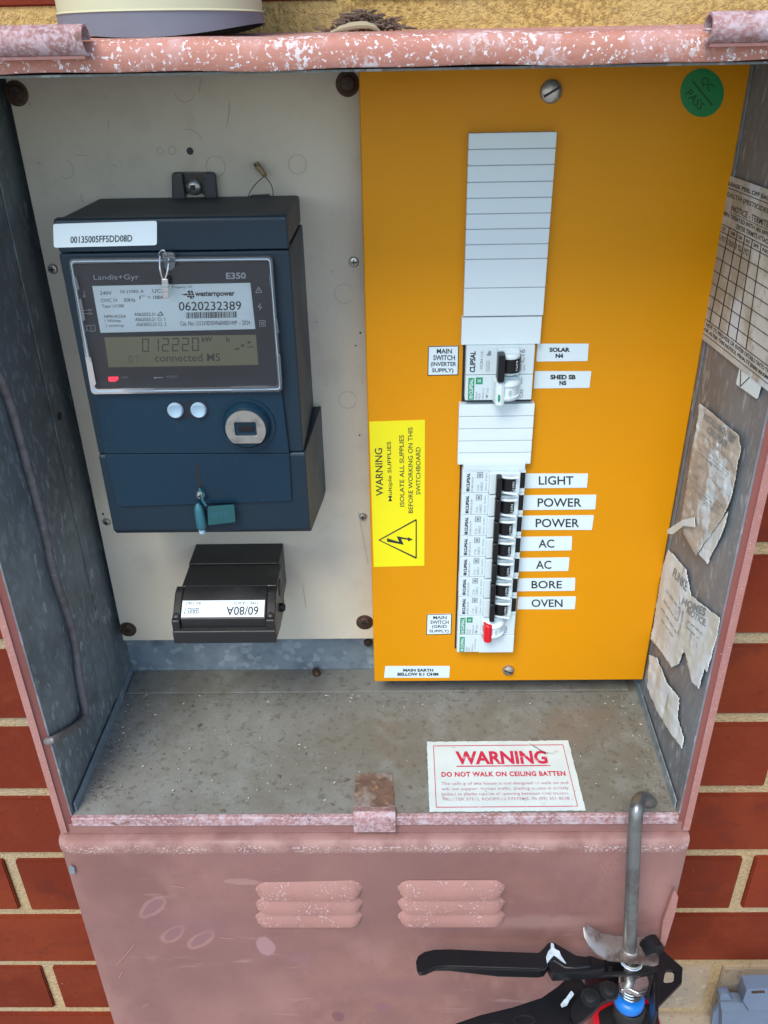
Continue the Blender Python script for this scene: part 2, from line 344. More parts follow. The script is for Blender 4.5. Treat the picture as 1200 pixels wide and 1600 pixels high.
M['redink']=mat('red_ink',(.50,.015,.06),.6,0,[('noise',200,.6,.66,(.6,.6,.6),.5)])
M['redink_pale']=mat('faded_red_ink',(.42,.18,.28),.6,0,[('noise',160,.55,.6,(.55,.56,.58),.8)])
M['oldpaper']=mat('aged_paper',(.50,.50,.46),.65,0,[('noise',30,.4,.6,(.30,.26,.19),.8),('noise',16,.55,.62,(.58,.64,.68),.8),('noise',140,.6,.68,(.25,.21,.15),.5)],[('noise',60,.3,.0006)])
M['brownpaper']=mat('brown_aged_paper',(.45,.43,.38),.7,0,[('noise',24,.40,.6,(.34,.30,.25),.7),('noise',30,.54,.58,(.55,.64,.68),.95),('noise',140,.6,.68,(.2,.16,.11),.5)],[('noise',60,.4,.0006)])
M['torn']=mat('torn_paper_backing',(.60,.67,.70),.7,0,[('noise',45,.45,.6,(.50,.50,.40),.7,(1,1,.35)),('noise',90,.6,.68,(.22,.24,.24),.8,(1,1,.3))],[('noise',90,.5,.0008)])
M['warnpaper']=mat('weathered_warning_label',(.58,.68,.68),.5,0,[('noise',24,.45,.65,(.50,.60,.60),.6),('noise',60,.64,.7,(.35,.36,.3),.5)])
M['pipe']=mat('cream_pipe_plastic',(.50,.50,.34),.5,0,[('noise',15,.4,.7,(.44,.44,.30),.5)])
M['pipeband']=mat('grey_pipe_coupling',(.16,.17,.21),.5,0,[('noise',14,.4,.7,(.12,.13,.17),.6)])
M['twig']=mat('dry_twigs',(.14,.10,.075),.9)
M['straw']=mat('pale_bark',(.34,.30,.20),.8)
M['mortar']=mat('sandy_mortar',(.50,.37,.20),.95,0,[('noise',330,.45,.6,(.36,.25,.12),.7),('noise',8,.4,.65,(.42,.36,.24),.7),('noise',500,.6,.66,(.65,.55,.38),.6)],[('noise',420,.9,.003),('noise',60,.5,.003)])
M['mortar_gold']=mat('golden_sand_mortar',(.68,.47,.16),.95,0,[('noise',420,.42,.6,(.36,.23,.07),.85),('noise',14,.4,.65,(.62,.47,.20),.6),('noise',60,.62,.72,(.30,.27,.16),.6)],[('noise',420,1,.004)])
M['brick']=mat('red_brick',(.165,.026,.010),.85,0,[('noise',8,.4,.65,(.15,.026,.013),.7),('noise',30,.5,.7,(.19,.036,.014),.5),('noise',220,.69,.72,(.45,.33,.2),.8),('noise',16,.64,.74,(.03,.015,.012),.6),('noise',5,.48,.66,(.21,.040,.014),.7),('noise',70,.60,.72,(.10,.02,.01),.6),('noise',11,.58,.66,(.11,.022,.014),.5)],[('noise',160,.4,.0016),('noise',45,.5,.002),('noise',12,.3,.004)],island=.2,spec=.15)
M['brick_smear']=mat('mortar_smeared_brick',(.37,.29,.20),.9,0,[('noise',18,.4,.65,(.27,.235,.185),.8),('noise',130,.58,.64,(.16,.13,.1),.6),('noise',60,.6,.68,(.5,.42,.28),.7),('noise',12,.6,.7,(.24,.12,.07),.4)],[('noise',120,.5,.0015)])
M['greyplastic']=mat('blue_grey_plastic',(.13,.18,.26),.45,0,[('noise',40,.4,.7,(.11,.155,.23),.6)],[('noise',500,.08,.0003)])
M['paving']=mat('concrete_paving',(.36,.34,.31),.9,0,[('noise',3,.4,.6,(.29,.275,.25),.7),('noise',60,.5,.7,(.24,.23,.21),.4)],[('noise',80,.4,.002)])
M['paint_smear']=mat('dried_sealant',(.55,.66,.72),.6,0,[('noise',200,.45,.6,(.35,.42,.46),.6)],[('noise',300,.6,.0008)])
M['grip']=mat('black_grip_rubber',(.02,.024,.028),.6)
M['blue']=mat('blue_plastic_ring',(.005,.17,.62),.35)
M['smudge']=mat('rubbed_paint_mark',(.36,.18,.21),.6,0,[('noise',40,.4,.65,(.30,.14,.165),.7)])
M['smudge_l']=mat('rubbed_paint_mark_pale',(.46,.24,.23),.6,0,[('noise',60,.4,.65,(.40,.19,.18),.7)])
M['louvre_shade']=mat('painted_louvre_shade',(.25,.09,.11),.6)  # shade beneath the louvres, put in as a dark colour
M['debris_l']=mat('pale_grit',(.55,.53,.45),.9)
M['boardmark']=mat('board_pencil_mark',(.36,.32,.245),.8)
# clear plastic of the meter window
mc=bpy.data.materials.new('clear_window_plastic'); mc.use_nodes=True; nt=mc.node_tree; nt.nodes.remove(nt.nodes['Principled BSDF'])
t_=nt.nodes.new('ShaderNodeBsdfTransparent'); t_.inputs[0].default_value=(.985,.99,.995,1); g_=nt.nodes.new('ShaderNodeBsdfGlossy'); g_.inputs['Roughness'].default_value=.06
fr=nt.nodes.new('ShaderNodeFresnel'); fr.inputs[0].default_value=1.5; mx=nt.nodes.new('ShaderNodeMixShader')
nt.links.new(fr.outputs[0],mx.inputs[0]); nt.links.new(t_.outputs[0],mx.inputs[1]); nt.links.new(g_.outputs[0],mx.inputs[2]); nt.links.new(mx.outputs[0],nt.nodes['Material Output'].inputs[0]); M['clear']=mc
mc2=mc.copy(); mc2.name='frosted_window_edge'; 
for n in mc2.node_tree.nodes:
    if n.type=='BSDF_TRANSPARENT': n.inputs[0].default_value=(.80,.88,.93,1)
    if n.type=='BSDF_GLOSSY': n.inputs['Roughness'].default_value=.25
    if n.type=='FRESNEL': n.inputs[0].default_value=2.2
M['clear_edge']=mc2

# planes of the place (metres): brick face y=0, box front, boards, box back

# ================================================================== SETTING
gnd=MB().box((-60,-80,-1.45),(60,.3,-1.35)).build('ground',M['paving'],kind='structure',smooth=False,keep=True)
gnd['label']='concrete paving below the wall'
# ---- brick wall
wall=thing('brick_wall','red brick wall with sandy mortar joints around the rusty pink meter box','brick wall',(0,.1,-1.35))
hx0,hx1,hz0,hz1=-.224,.2285,-.003,.480
mb=MB()
for a,b in (((-3,.004,-1.35),(hx0,.15,2.6)),((hx1,.004,-1.35),(3,.15,2.6)),((hx0,.004,hz1),(hx1,.15,2.6)),((hx0,.004,-1.35),(hx1,.15,hz0)),((hx0,.05,hz0),(hx1,.15,hz1))): mb.box(a,b)
mb.build('mortar',M['mortar'],wall,smooth=False)
MB().box((-1.0,.0012,.4800),(1.0,.0120,.5135)).build('mortar_joint',M['mortar_gold'],wall,smooth=False,label='thick golden mortar joint above the box')
Z0=.0613; JT=.0125
def brick_mesh(name, L, matl):
    bm=bmesh.new(); bmesh.ops.create_cube(bm,size=1)
    for v in bm.verts: v.co=Vector((v.co.x*L,v.co.y*.03,v.co.z*(.086-JT)))
    bmesh.ops.bevel(bm,geom=bm.edges[:],offset=.0011,segments=2,affect='EDGES')
    me=bpy.data.meshes.new(name); bm.to_mesh(me); bm.free()
    me.materials.append(matl); return me
full=brick_mesh('brick',.24-JT,M['brick']); fulls=brick_mesh('brick_smeared',.24-JT,M['brick_smear'])
stuff=MB(); nb=0
for k in range(-30,17):
    zc=Z0-.086*(k+.5)
    ph=-.3644+(0 if k%2 else .12)
    for i in range(-13,15):
        x0=ph+.24*i+JT/2; x1=x0+.24-JT; xc=(x0+x1)/2
        if abs(xc)>2.9 or zc<-1.3: continue
        segs=[(x0,x1)]
        if zc-.04<hz1 and zc+.04>hz0:
            segs=[]
            if x0<hx0-.002: segs.append((x0,min(x1,hx0-.002)))
            if x1>hx1+.002: segs.append((max(x0,hx1+.002),x1))
        for a,b in segs:
            if b-a<.015: continue
            thick = (k==-6)
            if abs(xc)<1.05 and -.72<zc<1.0 and nb<298:
                sm = (k==5 or k==6) and xc>.1
                me = (fulls if sm else full)
                if b-a<.24-JT-.001: me=brick_mesh('brick_cut',b-a,M['brick'])
                o=bpy.data.objects.new('brick',me); C.objects.link(o); o.parent=wall
                o.location=Vector(((a+b)/2,.015+random.uniform(-.0008,.0008),zc))-wall.location
                if thick: o.scale.z=(.086-JT-.0140)/(.086-JT); o.location.z+=.0070
                o.rotation_euler=(0,random.uniform(-.003,.003),random.uniform(-.002,.002)); nb+=1
                if sm: o['label']='brick smeared with pale mortar'
            else: stuff.box((a,0,zc-.086/2+JT/2),(b,.03,zc+.086/2-JT/2))
stuff.build('outer_bricks',M['brick'],wall,smooth=False,kind='stuff')

# ================================================================== METER BOX
box=thing('meter_box','open galvanised meter box with faded pink painted frame and louvred lower cover','meter box',(0,YB,0))
T=.0012
# side walls: front sleeve and an inner back sleeve that leaves the long vertical seam
mb=MB().box((XL-T,YF,0),(XL,YB,ZT-.002)); mb.build('left_side_panel',M['galv'],box,smooth=False)
MB().box((XL+.00005,-.0065,.006),(XL+.0011,YB,ZT-.003)).build('left_inner_sleeve',M['galv'],box,bevel=.0004)
mb=MB().prism([(XR,YF,0),(xr(YB),YB,0),(xr(YB)+T,YB,0),(XR+T,YF,0)],(0,0,ZT-.002)); mb.build('right_side_panel',M['galv_r'],box,smooth=False)
MB().prism([(xr(-.0065)-.0011,-.0065,.006),(xr(YB)-.0011,YB,.006),(xr(YB)-.00005,YB,.006),(xr(-.0065)-.00005,-.0065,.006)],(0,0,ZT-.009)).build('right_inner_sleeve',M['galv_r'],box,bevel=.0004)
MB().box((XL,YB,0),(xr(YB),YB+.001,ZT-.002)).build('back_panel',M['galv_b'],box,smooth=False)
# floor with folded upturns along the sides and back
nfx,nfy=70,34; vs=[];fs=[]
for j in range(nfy+1):
    for i in range(nfx+1):
        y=YF+(YB-YF)*j/nfy; x=XL+(xr(y)-XL)*i/nfx
        vs.append((x,y,.0006*math.sin(x*19+1)*math.sin((y+.12)*19.6)))
for j in range(nfy):
    for i in range(nfx):
        a=j*(nfx+1)+i; fs.append((a,a+1,a+nfx+2,a+nfx+1))
MB().add(vs,fs).build('floor_panel',M['floor'],box)
MB().box((XL+.0013,YF+.004,-.001),(XL+.0023,YB-.002,.009)).build('floor_upturn',M['galv_b'],box,bevel=.0004)
MB().prism([(xr(YF+.004)-.0023,YF+.004,-.001),(xr(YB)-.0023,YB-.002,-.001),(xr(YB)-.0013,YB-.002,-.001),(xr(YF+.004)-.0013,YF+.004,-.001)],(0,0,.010)).build('floor_upturn',M['galv_b'],box,bevel=.0004)
MB().box((XL+.004,YB-.030,.0003),(XR-.004,YB-.0005,.0022)).build('floor_back_fold',M['floor'],box,bevel=.0006)
# roof: fascia with a rolled top edge and the sheet running back to the wall
prof=[(-.1255,.4806),(-.1262,.4812),(-.1266,.4880),(-.1262,.4905),(-.1245,.4926),(-.120,.4937),(-.06,.4950),(.0035,.4965),(.0035,.4950),(-.06,.4935),(-.1195,.4918),(-.1240,.4905),(-.1250,.4880),(-.1250,.4812)]
nx=60; vs=[];fs=[];n=len(prof)
for i in range(nx+1):
    x=-.237+.474*i/nx; w=.0004*math.sin(x*40)+.0003*math.sin(x*93+2)
    vs+= [(x,p[0],p[1]+(w if p[0]<-.05 else 0)) for p in prof]
for i in range(nx):
    for k in range(n): fs.append((i*n+k,i*n+(k+1)%n,(i+1)*n+(k+1)%n,(i+1)*n+k))
fs+=[tuple(range(n)),tuple(range((nx+1)*n-1,nx*n-1,-1))]
MB().add(vs,fs).build('roof',M['pink_roof'],box,ang=50)
MB().box((XL-.001,-.119,.4790),(XR+.0078,YB,.4800)).build('ceiling_panel',M['galv'],box,smooth=False)
# rolled hinge knuckles on the fascia
for xa,xb in ((-.190,-.1135),(.1555,.232)):
    c=Vector((0,-.1305,.4935)); R=.0062; pts=[]
    for i in range(19):
        a=math.radians(-60-300*i/18); pts.append((c.y+R*math.cos(a),c.z+R*math.sin(a)))
    inn=[(c.y+(R-.0012)*math.cos(math.radians(-60-300*i/18)),c.z+(R-.0012)*math.sin(math.radians(-60-300*i/18))) for i in range(19)]
    loop=pts+inn[::-1]
    k=MB().prism([(xa,y,z) for y,z in loop],(xb-xa,0,0)).build('hinge_knuckle',M['pink_lip'],box,ang=40)
    MB().box((xa+.001,-.1330,.4862),(xb-.001,-.1268,.4877)).build('hinge_leaf',M['pink_edge'],box,bevel=.0004)
# front frame strips (left, right) folded in two faces
def strip(xi,xo,mname,name):
    s=1 if xo>xi else -1
    prof=[(xi,YF+.0008),(xi+s*.0035,YF-.0003),(xo-s*.0030,YF-.0022),(xo,YF-.0018),(xo,0.0),(xo-s*.001,0.0),(xo-s*.001,YF+.001)]
    n=len(prof); nz=50; vs=[];fs=[]
    for i in range(nz+1):
        z=-.0150+.495*i/nz; w=.00025*math.sin(z*37+xi*50)
        vs+=[(p[0]+w,p[1],z) for p in prof]
    for i in range(nz):
        for k in range(n): fs.append((i*n+k,i*n+(k+1)%n,(i+1)*n+(k+1)%n,(i+1)*n+k))
    fs+=[tuple(range(n)),tuple(range((nz+1)*n-1,nz*n-1,-1))]
    return MB().add(vs,fs).build(name,M[mname],box,ang=20)
strip(XL,-.2305,'pink_strip','left_frame_strip'); strip(XR,.2295,'pink_strip','right_frame_strip')
MB().box((-.2312,YF-.0026,-.0150),(-.2262,YF-.0020,.479)).build('left_frame_edge',M['pink_edge'],box,bevel=.0002)
MB().box((.2252,YF-.0026,-.0150),(.2302,YF-.0020,.479)).build('right_frame_edge',M['pink_edge'],box,bevel=.0002)
# bottom lip in two tiers
MB().box((XL,YF-.0030,-.0080),(XR,YF+.0012,.0006)).build('front_lip',M['pink_lip'],box,bevel=.0012,seg=3)
MB().box((-.2300,YF-.0008,-.0180),(.2290,YF+.006,-.0081)).build('lower_rail',M['pink'],box,bevel=.0008)
# lower cover: rounded top edge, louvres pressed in
prof=[(-.1200,-.0186),(-.1225,-.0182),(-.1280,-.0186),(-.1300,-.0200),(-.1309,-.0225),(-.1311,-.0255),(-.1306,-.0300),(-.1300,-.0340),(-.1300,-.42),(-.005,-.42),(-.005,-.0186)]
nx=90; n=len(prof); vs=[];fs=[]
XA,XB=-.2330,.2305
for i in range(nx+1):
    x=XA+(XB-XA)*i/nx
    d=0 if 1<i<nx-1 else (.0035 if i in(0,nx) else .001)
    w=.0006*math.sin(x*21+.5)
    vs+=[(x,p[0]+(d if p[0]<-.1 else 0)+(w if k in (7,8) else 0),p[1]) for k,p in enumerate(prof)]
for i in range(nx):
    for k in range(n): fs.append((i*n+k,i*n+(k+1)%n,(i+1)*n+(k+1)%n,(i+1)*n+k))
fs+=[tuple(range(n)),tuple(range((nx+1)*n-1,nx*n-1,-1))]
cover=MB().add(vs,fs).build('lower_cover',M['pink'],box,ang=60)
for gx,(x0,x1) in enumerate(((396,566),(621,790))):
    for (y0,y1) in ((1375,1399),(1399,1421),(1420,1441)):
        a=at(x0,y0,-.130); b=at(x1,y0,-.130); zb=at(600,y1,-.130).z; zt=a.z; H=.0054; vs=[];fs=[]; zm_=(zt+zb)/2; zt=zm_+(zt-zm_)*.92; zb=zm_+(zb-zm_)*.88
        NU,NV=26,9
        for j in range(NV+1):
            v=j/NV; z=zt+(zb-zt)*min(1,v*1.125); h=H*math.sin(min(1,v*1.06)*math.pi*.56)**.9 if v<=.89 else (H*.93 if v<.95 else -.0005)
            for i in range(NU+1):
                u=i/NU; e=min(u,1-u)/.11; e=1 if e>1 else math.sin(e*math.pi/2)**.8 if e>0 else 0
                inset=.0  ; x=a.x+(b.x-a.x)*u
                vs.append((x,-.1298-h*e,(zt+zb)/2+(z-(zt+zb)/2)*(.12+.88*min(1,e*1.05))))
        for j in range(NV):
            for i in range(NU):
                q=j*(NU+1)+i; fs.append((q,q+1,q+NU+2,q+NU+1))
        MB().add(vs,fs).build('louvre',M['pink_louvre'],cover,ang=50)
        MB().box((a.x+.006,-.1304,zb-.0010),(b.x-.006,-.1296,zb+.0003)).build('louvre_shade_line',M['louvre_shade'],cover,smooth=False)  # dark strip painted in for the shadow line below the louvre
# rubbed marks and scratches on the cover
def decal(px, y, m, parent, name='mark', off=.0004): return MB().poly([at(a,b,y-off) for a,b in px]).build(name,M[m],parent,smooth=False)
def blob(cx,cy,rx,ry,ang,jit=.12,n=26):
    out=[]; c,s=math.cos(ang),math.sin(ang); ph=random.random()*6
    for i in range(n):
        a=2*math.pi*i/n; k=1+jit*math.sin(3*a+ph)*.6+jit*math.sin(5*a+ph*2)*.4
        x=rx*k*math.cos(a); y=ry*k*math.sin(a); out.append((cx+x*c-y*s,cy+x*s+y*c))
    return out
for (x0,y0,x1,y1) in ((182,1508,210,1476),(938,1350,948,1366),(223,1574,232,1567),(345,1465,367,1467),(268,1384,288,1387),(186,1528,191,1518)):
    dx,dy=x1-x0,y1-y0; L=math.hypot(dx,dy); nx_,ny_=-dy/L*.35,dx/L*.35
    decal([(x0+nx_,y0+ny_),(x1+nx_,y1+ny_),(x1-nx_,y1-ny_),(x0-nx_,y0-ny_)],-.1309,'smudge_l',cover,'scratch',.0003)
MB().slab([(108,1352),(116,1356),(117,1365),(109,1366)],-.1312,.0006).build('bare_metal_chip',M['galv_b'],cover,smooth=False)
# folded hinge end on the right edge of the cover
MB().slab([(1055,1390),(1060,1402),(1056,1425),(1040,1478),(1031,1478),(1036,1440),(1049,1405)],-.1335,.003).build('cover_end_fold',M['pink_edge'],cover,bevel=.0006)
# latch clip over the lip
MB().prism([atz(a,b,.0012) for a,b in torn([(556,1210),(613,1207),(617,1262),(553,1264)],.8,9)],(0,0,-.0009)).build('latch_clip_root',M['rust'],box,bevel=.0003)
a=atz(553,1262,.001); b=atz(618,1260,.001)
cp=[(a.y+.001,.0010),(a.y-.006,.0042),(YF-.0010,.0046),(YF-.0046,.0022),(YF-.0056,-.0040),(YF-.0052,-.0125),(YF-.0040,-.0128),(YF-.0044,-.0040),(YF-.0036,.0014),(YF-.0008,.0034),(a.y-.006,.0031),(a.y+.001,.0002)]
MB().prism([(a.x,p[0],p[1]) for p in cp],(b.x-a.x,0,0)).build('latch_clip',M['pink_lip'],box,bevel=.0004,ang=40)
# door stay rod lying against the left side
P=[atx(x,y,XL+.0036) for x,y in ((-40,520),(0,590),(22,650),(45,735),(70,830),(84,895),(113,985),(124,1060),(132,1105),(131,1122),(118,1135),(86,1155))]
P.append(P[-1]+Vector((-.005,-.001,-.0005)))
MB().tube(P,.0029,12,smooth=4).build('stay_rod',M['oldrod'],box)
# small holes and screws on the sides
MB().prism([atx(a,b,XL+.0014) for a,b in ell(93,650,3,7,10)],(.0003,0,0)).build('screw_hole',M['screw_brown'],box,smooth=False)
MB().lathe(at(494,1051,YB-.004)+Vector((0,0,.002)),(0.2,-1,.3),[(.0034,0),(.0034,.006),(.002,.008)],10).build('loose_bolt',M['screw_brown'],box)
MB().lathe(at(575,1004,YB-.0005),(0,-1,0),[(.004,0),(.0035,.0015),(.001,.002)],12).build('screw',M['screw_brown'],box)
# ---- papers stuck on the right side
from mathutils import noise as mn
def rip(px,py,amp): return amp*(.5+.9*mn.noise(Vector((px/17,py/30,3)))+.45*mn.noise(Vector((px/7,py/11,9)))) if amp else 0
def inside(P_,x,y):
    c=False
    for k in range(len(P_)):
        (x1,y1),(x2,y2)=P_[k],P_[k-1]
        if (y1>y)!=(y2>y) and x<(x2-x1)*(y-y1)/(y2-y1)+x1: c=not c
    return c
def sheet(px, off, th, name, m, label, parent=box, amp=0):
    if not amp: return MB().prism([atx(a,b,XR-.0012-off) for a,b in px],(.0+th,0,0)).build(name,M[m],parent,smooth=False,label=label)
    # crumpled paper: a fine grid cut to the torn outline
    st=1.15; x0=min(p[0] for p in px); x1=max(p[0] for p in px); y0=min(p[1] for p in px); y1=max(p[1] for p in px)
    ids={}; vs=[]; fs=[]
    def vid(a,b):
        if (a,b) not in ids:
            X=x0+a*st; Y=y0+b*st; ids[(a,b)]=len(vs); vs.append(atx(X,Y,XR-.0012-off-abs(rip(X,Y,amp))))
        return ids[(a,b)]
    for a in range(int((x1-x0)/st)+1):
        for b in range(int((y1-y0)/st)+1):
            if inside(px,x0+(a+.5)*st,y0+(b+.5)*st): fs.append((vid(a,b),vid(a+1,b),vid(a+1,b+1),vid(a,b+1)))
    o=MB().add(vs,fs).build(name,M[m],parent,label=label,ang=60)
    sd_=o.modifiers.new('thick','SOLIDIFY'); sd_.thickness=.0003; sd_.offset=0
    return o
def overp(px,py,off,amp): return atx(px,py,XR-.0012-off-abs(rip(px,py,amp)))
tq=[(1134,272),(1262,318),(1236,640),(1075,512)]
sticker=sheet(tq,.0005,.0004,'termite_notice','oldpaper','aged pest treatment notice with a ruled table')
tm=quad_map(tq,atx,XR-.00185)
p=MB(); u=lambda x: x
A_=1.0
for v in (.835,.815,.735,.705): pass
def tq_line(y0a,y1a,w=.0035): pass
# ruled lines, in sheet coordinates
line(p,tm,(.02,.925),(.98,.925),.004); 
rows=[.70,.655,.575,.495,.415,.34,.265,.19,.12]
for r in rows: line(p,tm,(.02,r),(.98,r),.005)
line(p,tm,(.02,.035),(.98,.035),.004)
for c_ in (.02,.17,.26,.345,.43,.53,.98): line(p,tm,(c_,.70),(c_,.12),.0045,.5)
line(p,tm,(.14,.79),(.9,.79),.003)
put_text(p,'PLEASE PEEL OFF BACKING AND STICK',sub(tm,.03,.94,.98,.965),.02)
put_text(p,'HEALTH (PESTICIDES) REGULATIONS',sub(tm,.03,.865,.97,.90),.01)
put_text(p,'NOTICE - TERMITE TREATMENT',sub(tm,.15,.80,.88,.835),.01)
put_text(p,'WHEN TREATED WITH AN APPROVED CHEMICAL TO',sub(tm,.02,.755,.98,.78),.015)
put_text(p,'DETER TERMITE ATTACK.',sub(tm,.24,.715,.62,.742),.015)
for i,t in enumerate(('DATE','CHEM','CONC','SPR OP','SPR','NO')):
    cs=(.02,.17,.26,.345,.43,.53,.98); put_text(p,t,sub(tm,cs[i]+.02,.667,min(cs[i+1],cs[i]+.13)-.02,.688),.02)
for i,t in enumerate(('14/1/97','CHLOR','1%','2927')):
    put_text(p,t,sub(tm,cs[i]+.012,.60,cs[i+1]-.012,.635))
put_text(p,'PENALTY NOT TO PROVIDE OR ENTER DETAILS ONTO THIS NOTICE OR TO',sub(tm,.02,.085,.99,.108),.02)
put_text(p,'REMOVE OR ALTER THIS NOTICE. PENALTY $2000 MAXIMUM',sub(tm,.02,.050,.80,.073),.03)
p.build('lettering',M['ink'],sticker,smooth=False)
z1=lambda L:[(980+a/3.555,250+b/3.555) for a,b in L]
z2=lambda L:[(960+a/2.667,600+b/2.667) for a,b in L]
s2=sheet(rounded(z1([(625,1150),(760,1200),(722,1330),(603,1245)]),3),.0002,.0002,'corner_label','paper','small white label under the notice')
p=MB(); q=[(1090+a/8.89,460+b/8.89) for a,b in ((600,1040),(720,1130),(720,1150),(590,1280))]
for a,b in ((0,3),(3,2)):
    A0,B0=q[a],q[b]; d=((B0[0]-A0[0]),(B0[1]-A0[1])); L=math.hypot(*d); o_=(-d[1]/L*.7,d[0]/L*.7)
    p.poly([atx(x,y,XR-.00155) for x,y in ((A0[0]+o_[0],A0[1]+o_[1]),(B0[0]+o_[0],B0[1]+o_[1]),(B0[0]-o_[0],B0[1]-o_[1]),(A0[0]-o_[0],A0[1]-o_[1]))])
p.build('printed_arrow',M['ink'],s2,smooth=False)
z3=lambda L:[(1040+a/5.715,620+b/5.715) for a,b in L]
cert=sheet(torn(z3([(300,60),(350,95),(650,345),(672,480),(640,600),(620,740),(575,930),(500,1090),(270,1420),(185,1270),(130,1150),(190,760),(240,430),(290,190)]),.5),.0008,.0003,'test_certificate','brownpaper','brown torn installation test certificate',amp=.0015)
sheet(torn(z3([(560,1020),(540,1110),(490,1250),(410,1400),(375,1495),(290,1400),(400,1230)]),.6,3),.0003,.0003,'torn_backing','torn','pale torn strip behind the certificate',amp=.0010)
p=MB()
cq=z3([(345,150),(625,385),(600,455),(330,215)])
put_text(p,'INSTALLATION TEST',quad_map(z3([(350,140),(628,362),(605,425),(335,195)]),lambda a,b,c_:overp(a,b,.0013,.0015),0),.02)
put_text(p,'CERTIFICATE',quad_map(z3([(380,262),(552,398),(535,465),(368,318)]),lambda a,b,c_:overp(a,b,.0013,.0015),0),.02)
r=random.Random(5)
for (xa,ya,xb,yb) in ((330,330,400,400),(420,410,600,610),(330,430,570,665),(300,460,580,700),(290,490,560,720),(330,520,420,620),(290,610,350,660),(370,690,510,850),(240,690,300,750),(230,740,410,910),(430,900,530,1000),(240,800,480,1000),(260,840,480,1050),(300,900,420,1020)):
    x=xa
    while x<xb-8:
        w=r.uniform(12,34); x2=min(x+w,xb); fa=(x-xa)/(xb-xa); fb=(x2-xa)/(xb-xa); ya_=ya+(yb-ya)*fa; yb_=ya+(yb-ya)*fb; h=r.uniform(5,8)
        p.poly([overp(a,b,.0013,.0015) for a,b in z3([(x,ya_),(x2,yb_),(x2,yb_+h),(x,ya_+h)])]); x=x2+7
p.build('lettering',M['greyink'],cert,smooth=False)
# curled tongue of paper
fl=z3([(85,1190),(200,1100),(285,1075),(290,1165),(205,1150),(130,1225),(90,1222)])
vs=[atx(a,b,XR-.0022)-Vector((o,0,0)) for (a,b),o in zip(fl,(.006,.004,.0022,.0022,.0035,.005,.006))]
MB().prism(vs,(.0003,0,0)).build('curled_paper',M['torn'],cert,smooth=False)
n3=sheet(torn(z2([(225,690),(262,730),(300,775),(318,880),(360,915),(440,975),(425,1060),(400,1150),(385,1200),(372,1185),(352,1270),(322,1240),(290,1105),(268,1165),(238,1180),(190,1110),(150,1060),(165,980),(180,880),(200,760)]),.7,8),.0004,.0004,'builder_notice','torn','torn blotchy paper with remains of a heading',amp=.0012)
p=MB(); 
put_text(p,'FUNKE',quad_map(z2([(250,765),(305,825),(298,868),(240,800)]),lambda a,b,c_:overp(a,b,.0009,.0012),0),.02)
put_text(p,'HOMES',quad_map(z2([(285,890),(383,935),(375,970),(278,918)]),lambda a,b,c_:overp(a,b,.0009,.0012),0),.03)
put_text(p,'NOTICE.',quad_map(z2([(305,930),(385,985),(378,1012),(298,955)]),lambda a,b,c_:overp(a,b,.0009,.0012),0),.02)
for (xa,ya,xb,yb) in ((215,860,290,960),(205,900,270,1000),(195,930,260,1040),(195,980,250,1060),(305,985,365,1040),(300,1010,350,1060)):
    x=xa
    while x<xb-6:
        w=r.uniform(6,16); x2=min(x+w,xb); fa=(x-xa)/(xb-xa); fb=(x2-xa)/(xb-xa)
        p.poly([overp(a,b,.0009,.0012) for a,b in z2([(x,ya+(yb-ya)*fa),(x2,ya+(yb-ya)*fb),(x2,ya+(yb-ya)*fb+5),(x,ya+(yb-ya)*fa+5)])]); x=x2+4
p.build('lettering',M['greyink'],n3,smooth=False)
sheet(torn(z2([(145,1130),(178,1142),(215,1240),(270,1310),(262,1390),(290,1480),(282,1520),(230,1450),(175,1360),(135,1260)]),.7,11),.0004,.0003,'torn_backing','torn','long torn paper remnant near the floor',amp=.0014)
# ---- floor warning label
wq=[(667,1159),(888,1157),(915,1266),(671,1268)]
wl=MB().prism([atz(a,b,.0012) for a,b in torn(wq,.5,4)],(0,0,-.0004)).build('floor_warning_label',M['warnpaper'],box,smooth=False,label='white label with red lettering about the ceiling batten')
wm=quad_map(wq,atz,.00145); p=MB(); p2=MB()
for a,b,w in (((.045,.94),(.955,.94),.010),((.045,.06),(.955,.06),.010)): line(p,wm,a,b,w)
for a in (.045,.955): p.poly([wm(a-.0022,.06),wm(a+.0022,.06),wm(a+.0022,.94),wm(a-.0022,.94)])
put_text(p,'WARNING',sub(wm,.195,.67,.825,.86),.035)
line(p,wm,(.195,.645),(.835,.645),.014)
put_text(p,'DO NOT WALK ON CEILING BATTEN',sub(wm,.09,.495,.925,.565),.035,sp=1.1)
for i,t in enumerate(('The ceiling of this house is not designed to walk on and','will not support human traffic. Ceiling access is strictly','limited to planks capable of spanning between steel trusses.','TRUSTEK STEEL ROOFING SYSTEMS. Ph (09) 351 8588')):
    v1=.42-i*.075; put_text(p2,t,sub(wm,.085,v1-.055,.93-.005*i,v1),.004)
p.build('red_lettering',M['redink'],wl,smooth=False); p2.build('faded_lettering',M['redink_pale'],wl,smooth=False)
MB().poly([atz(a,b,.0017) for a,b in [(826,1160),(834,1165),(850,1175),(865,1177.5),(850,1176),(834,1166.2)]]).build('hair',M['ink'],wl,smooth=False)
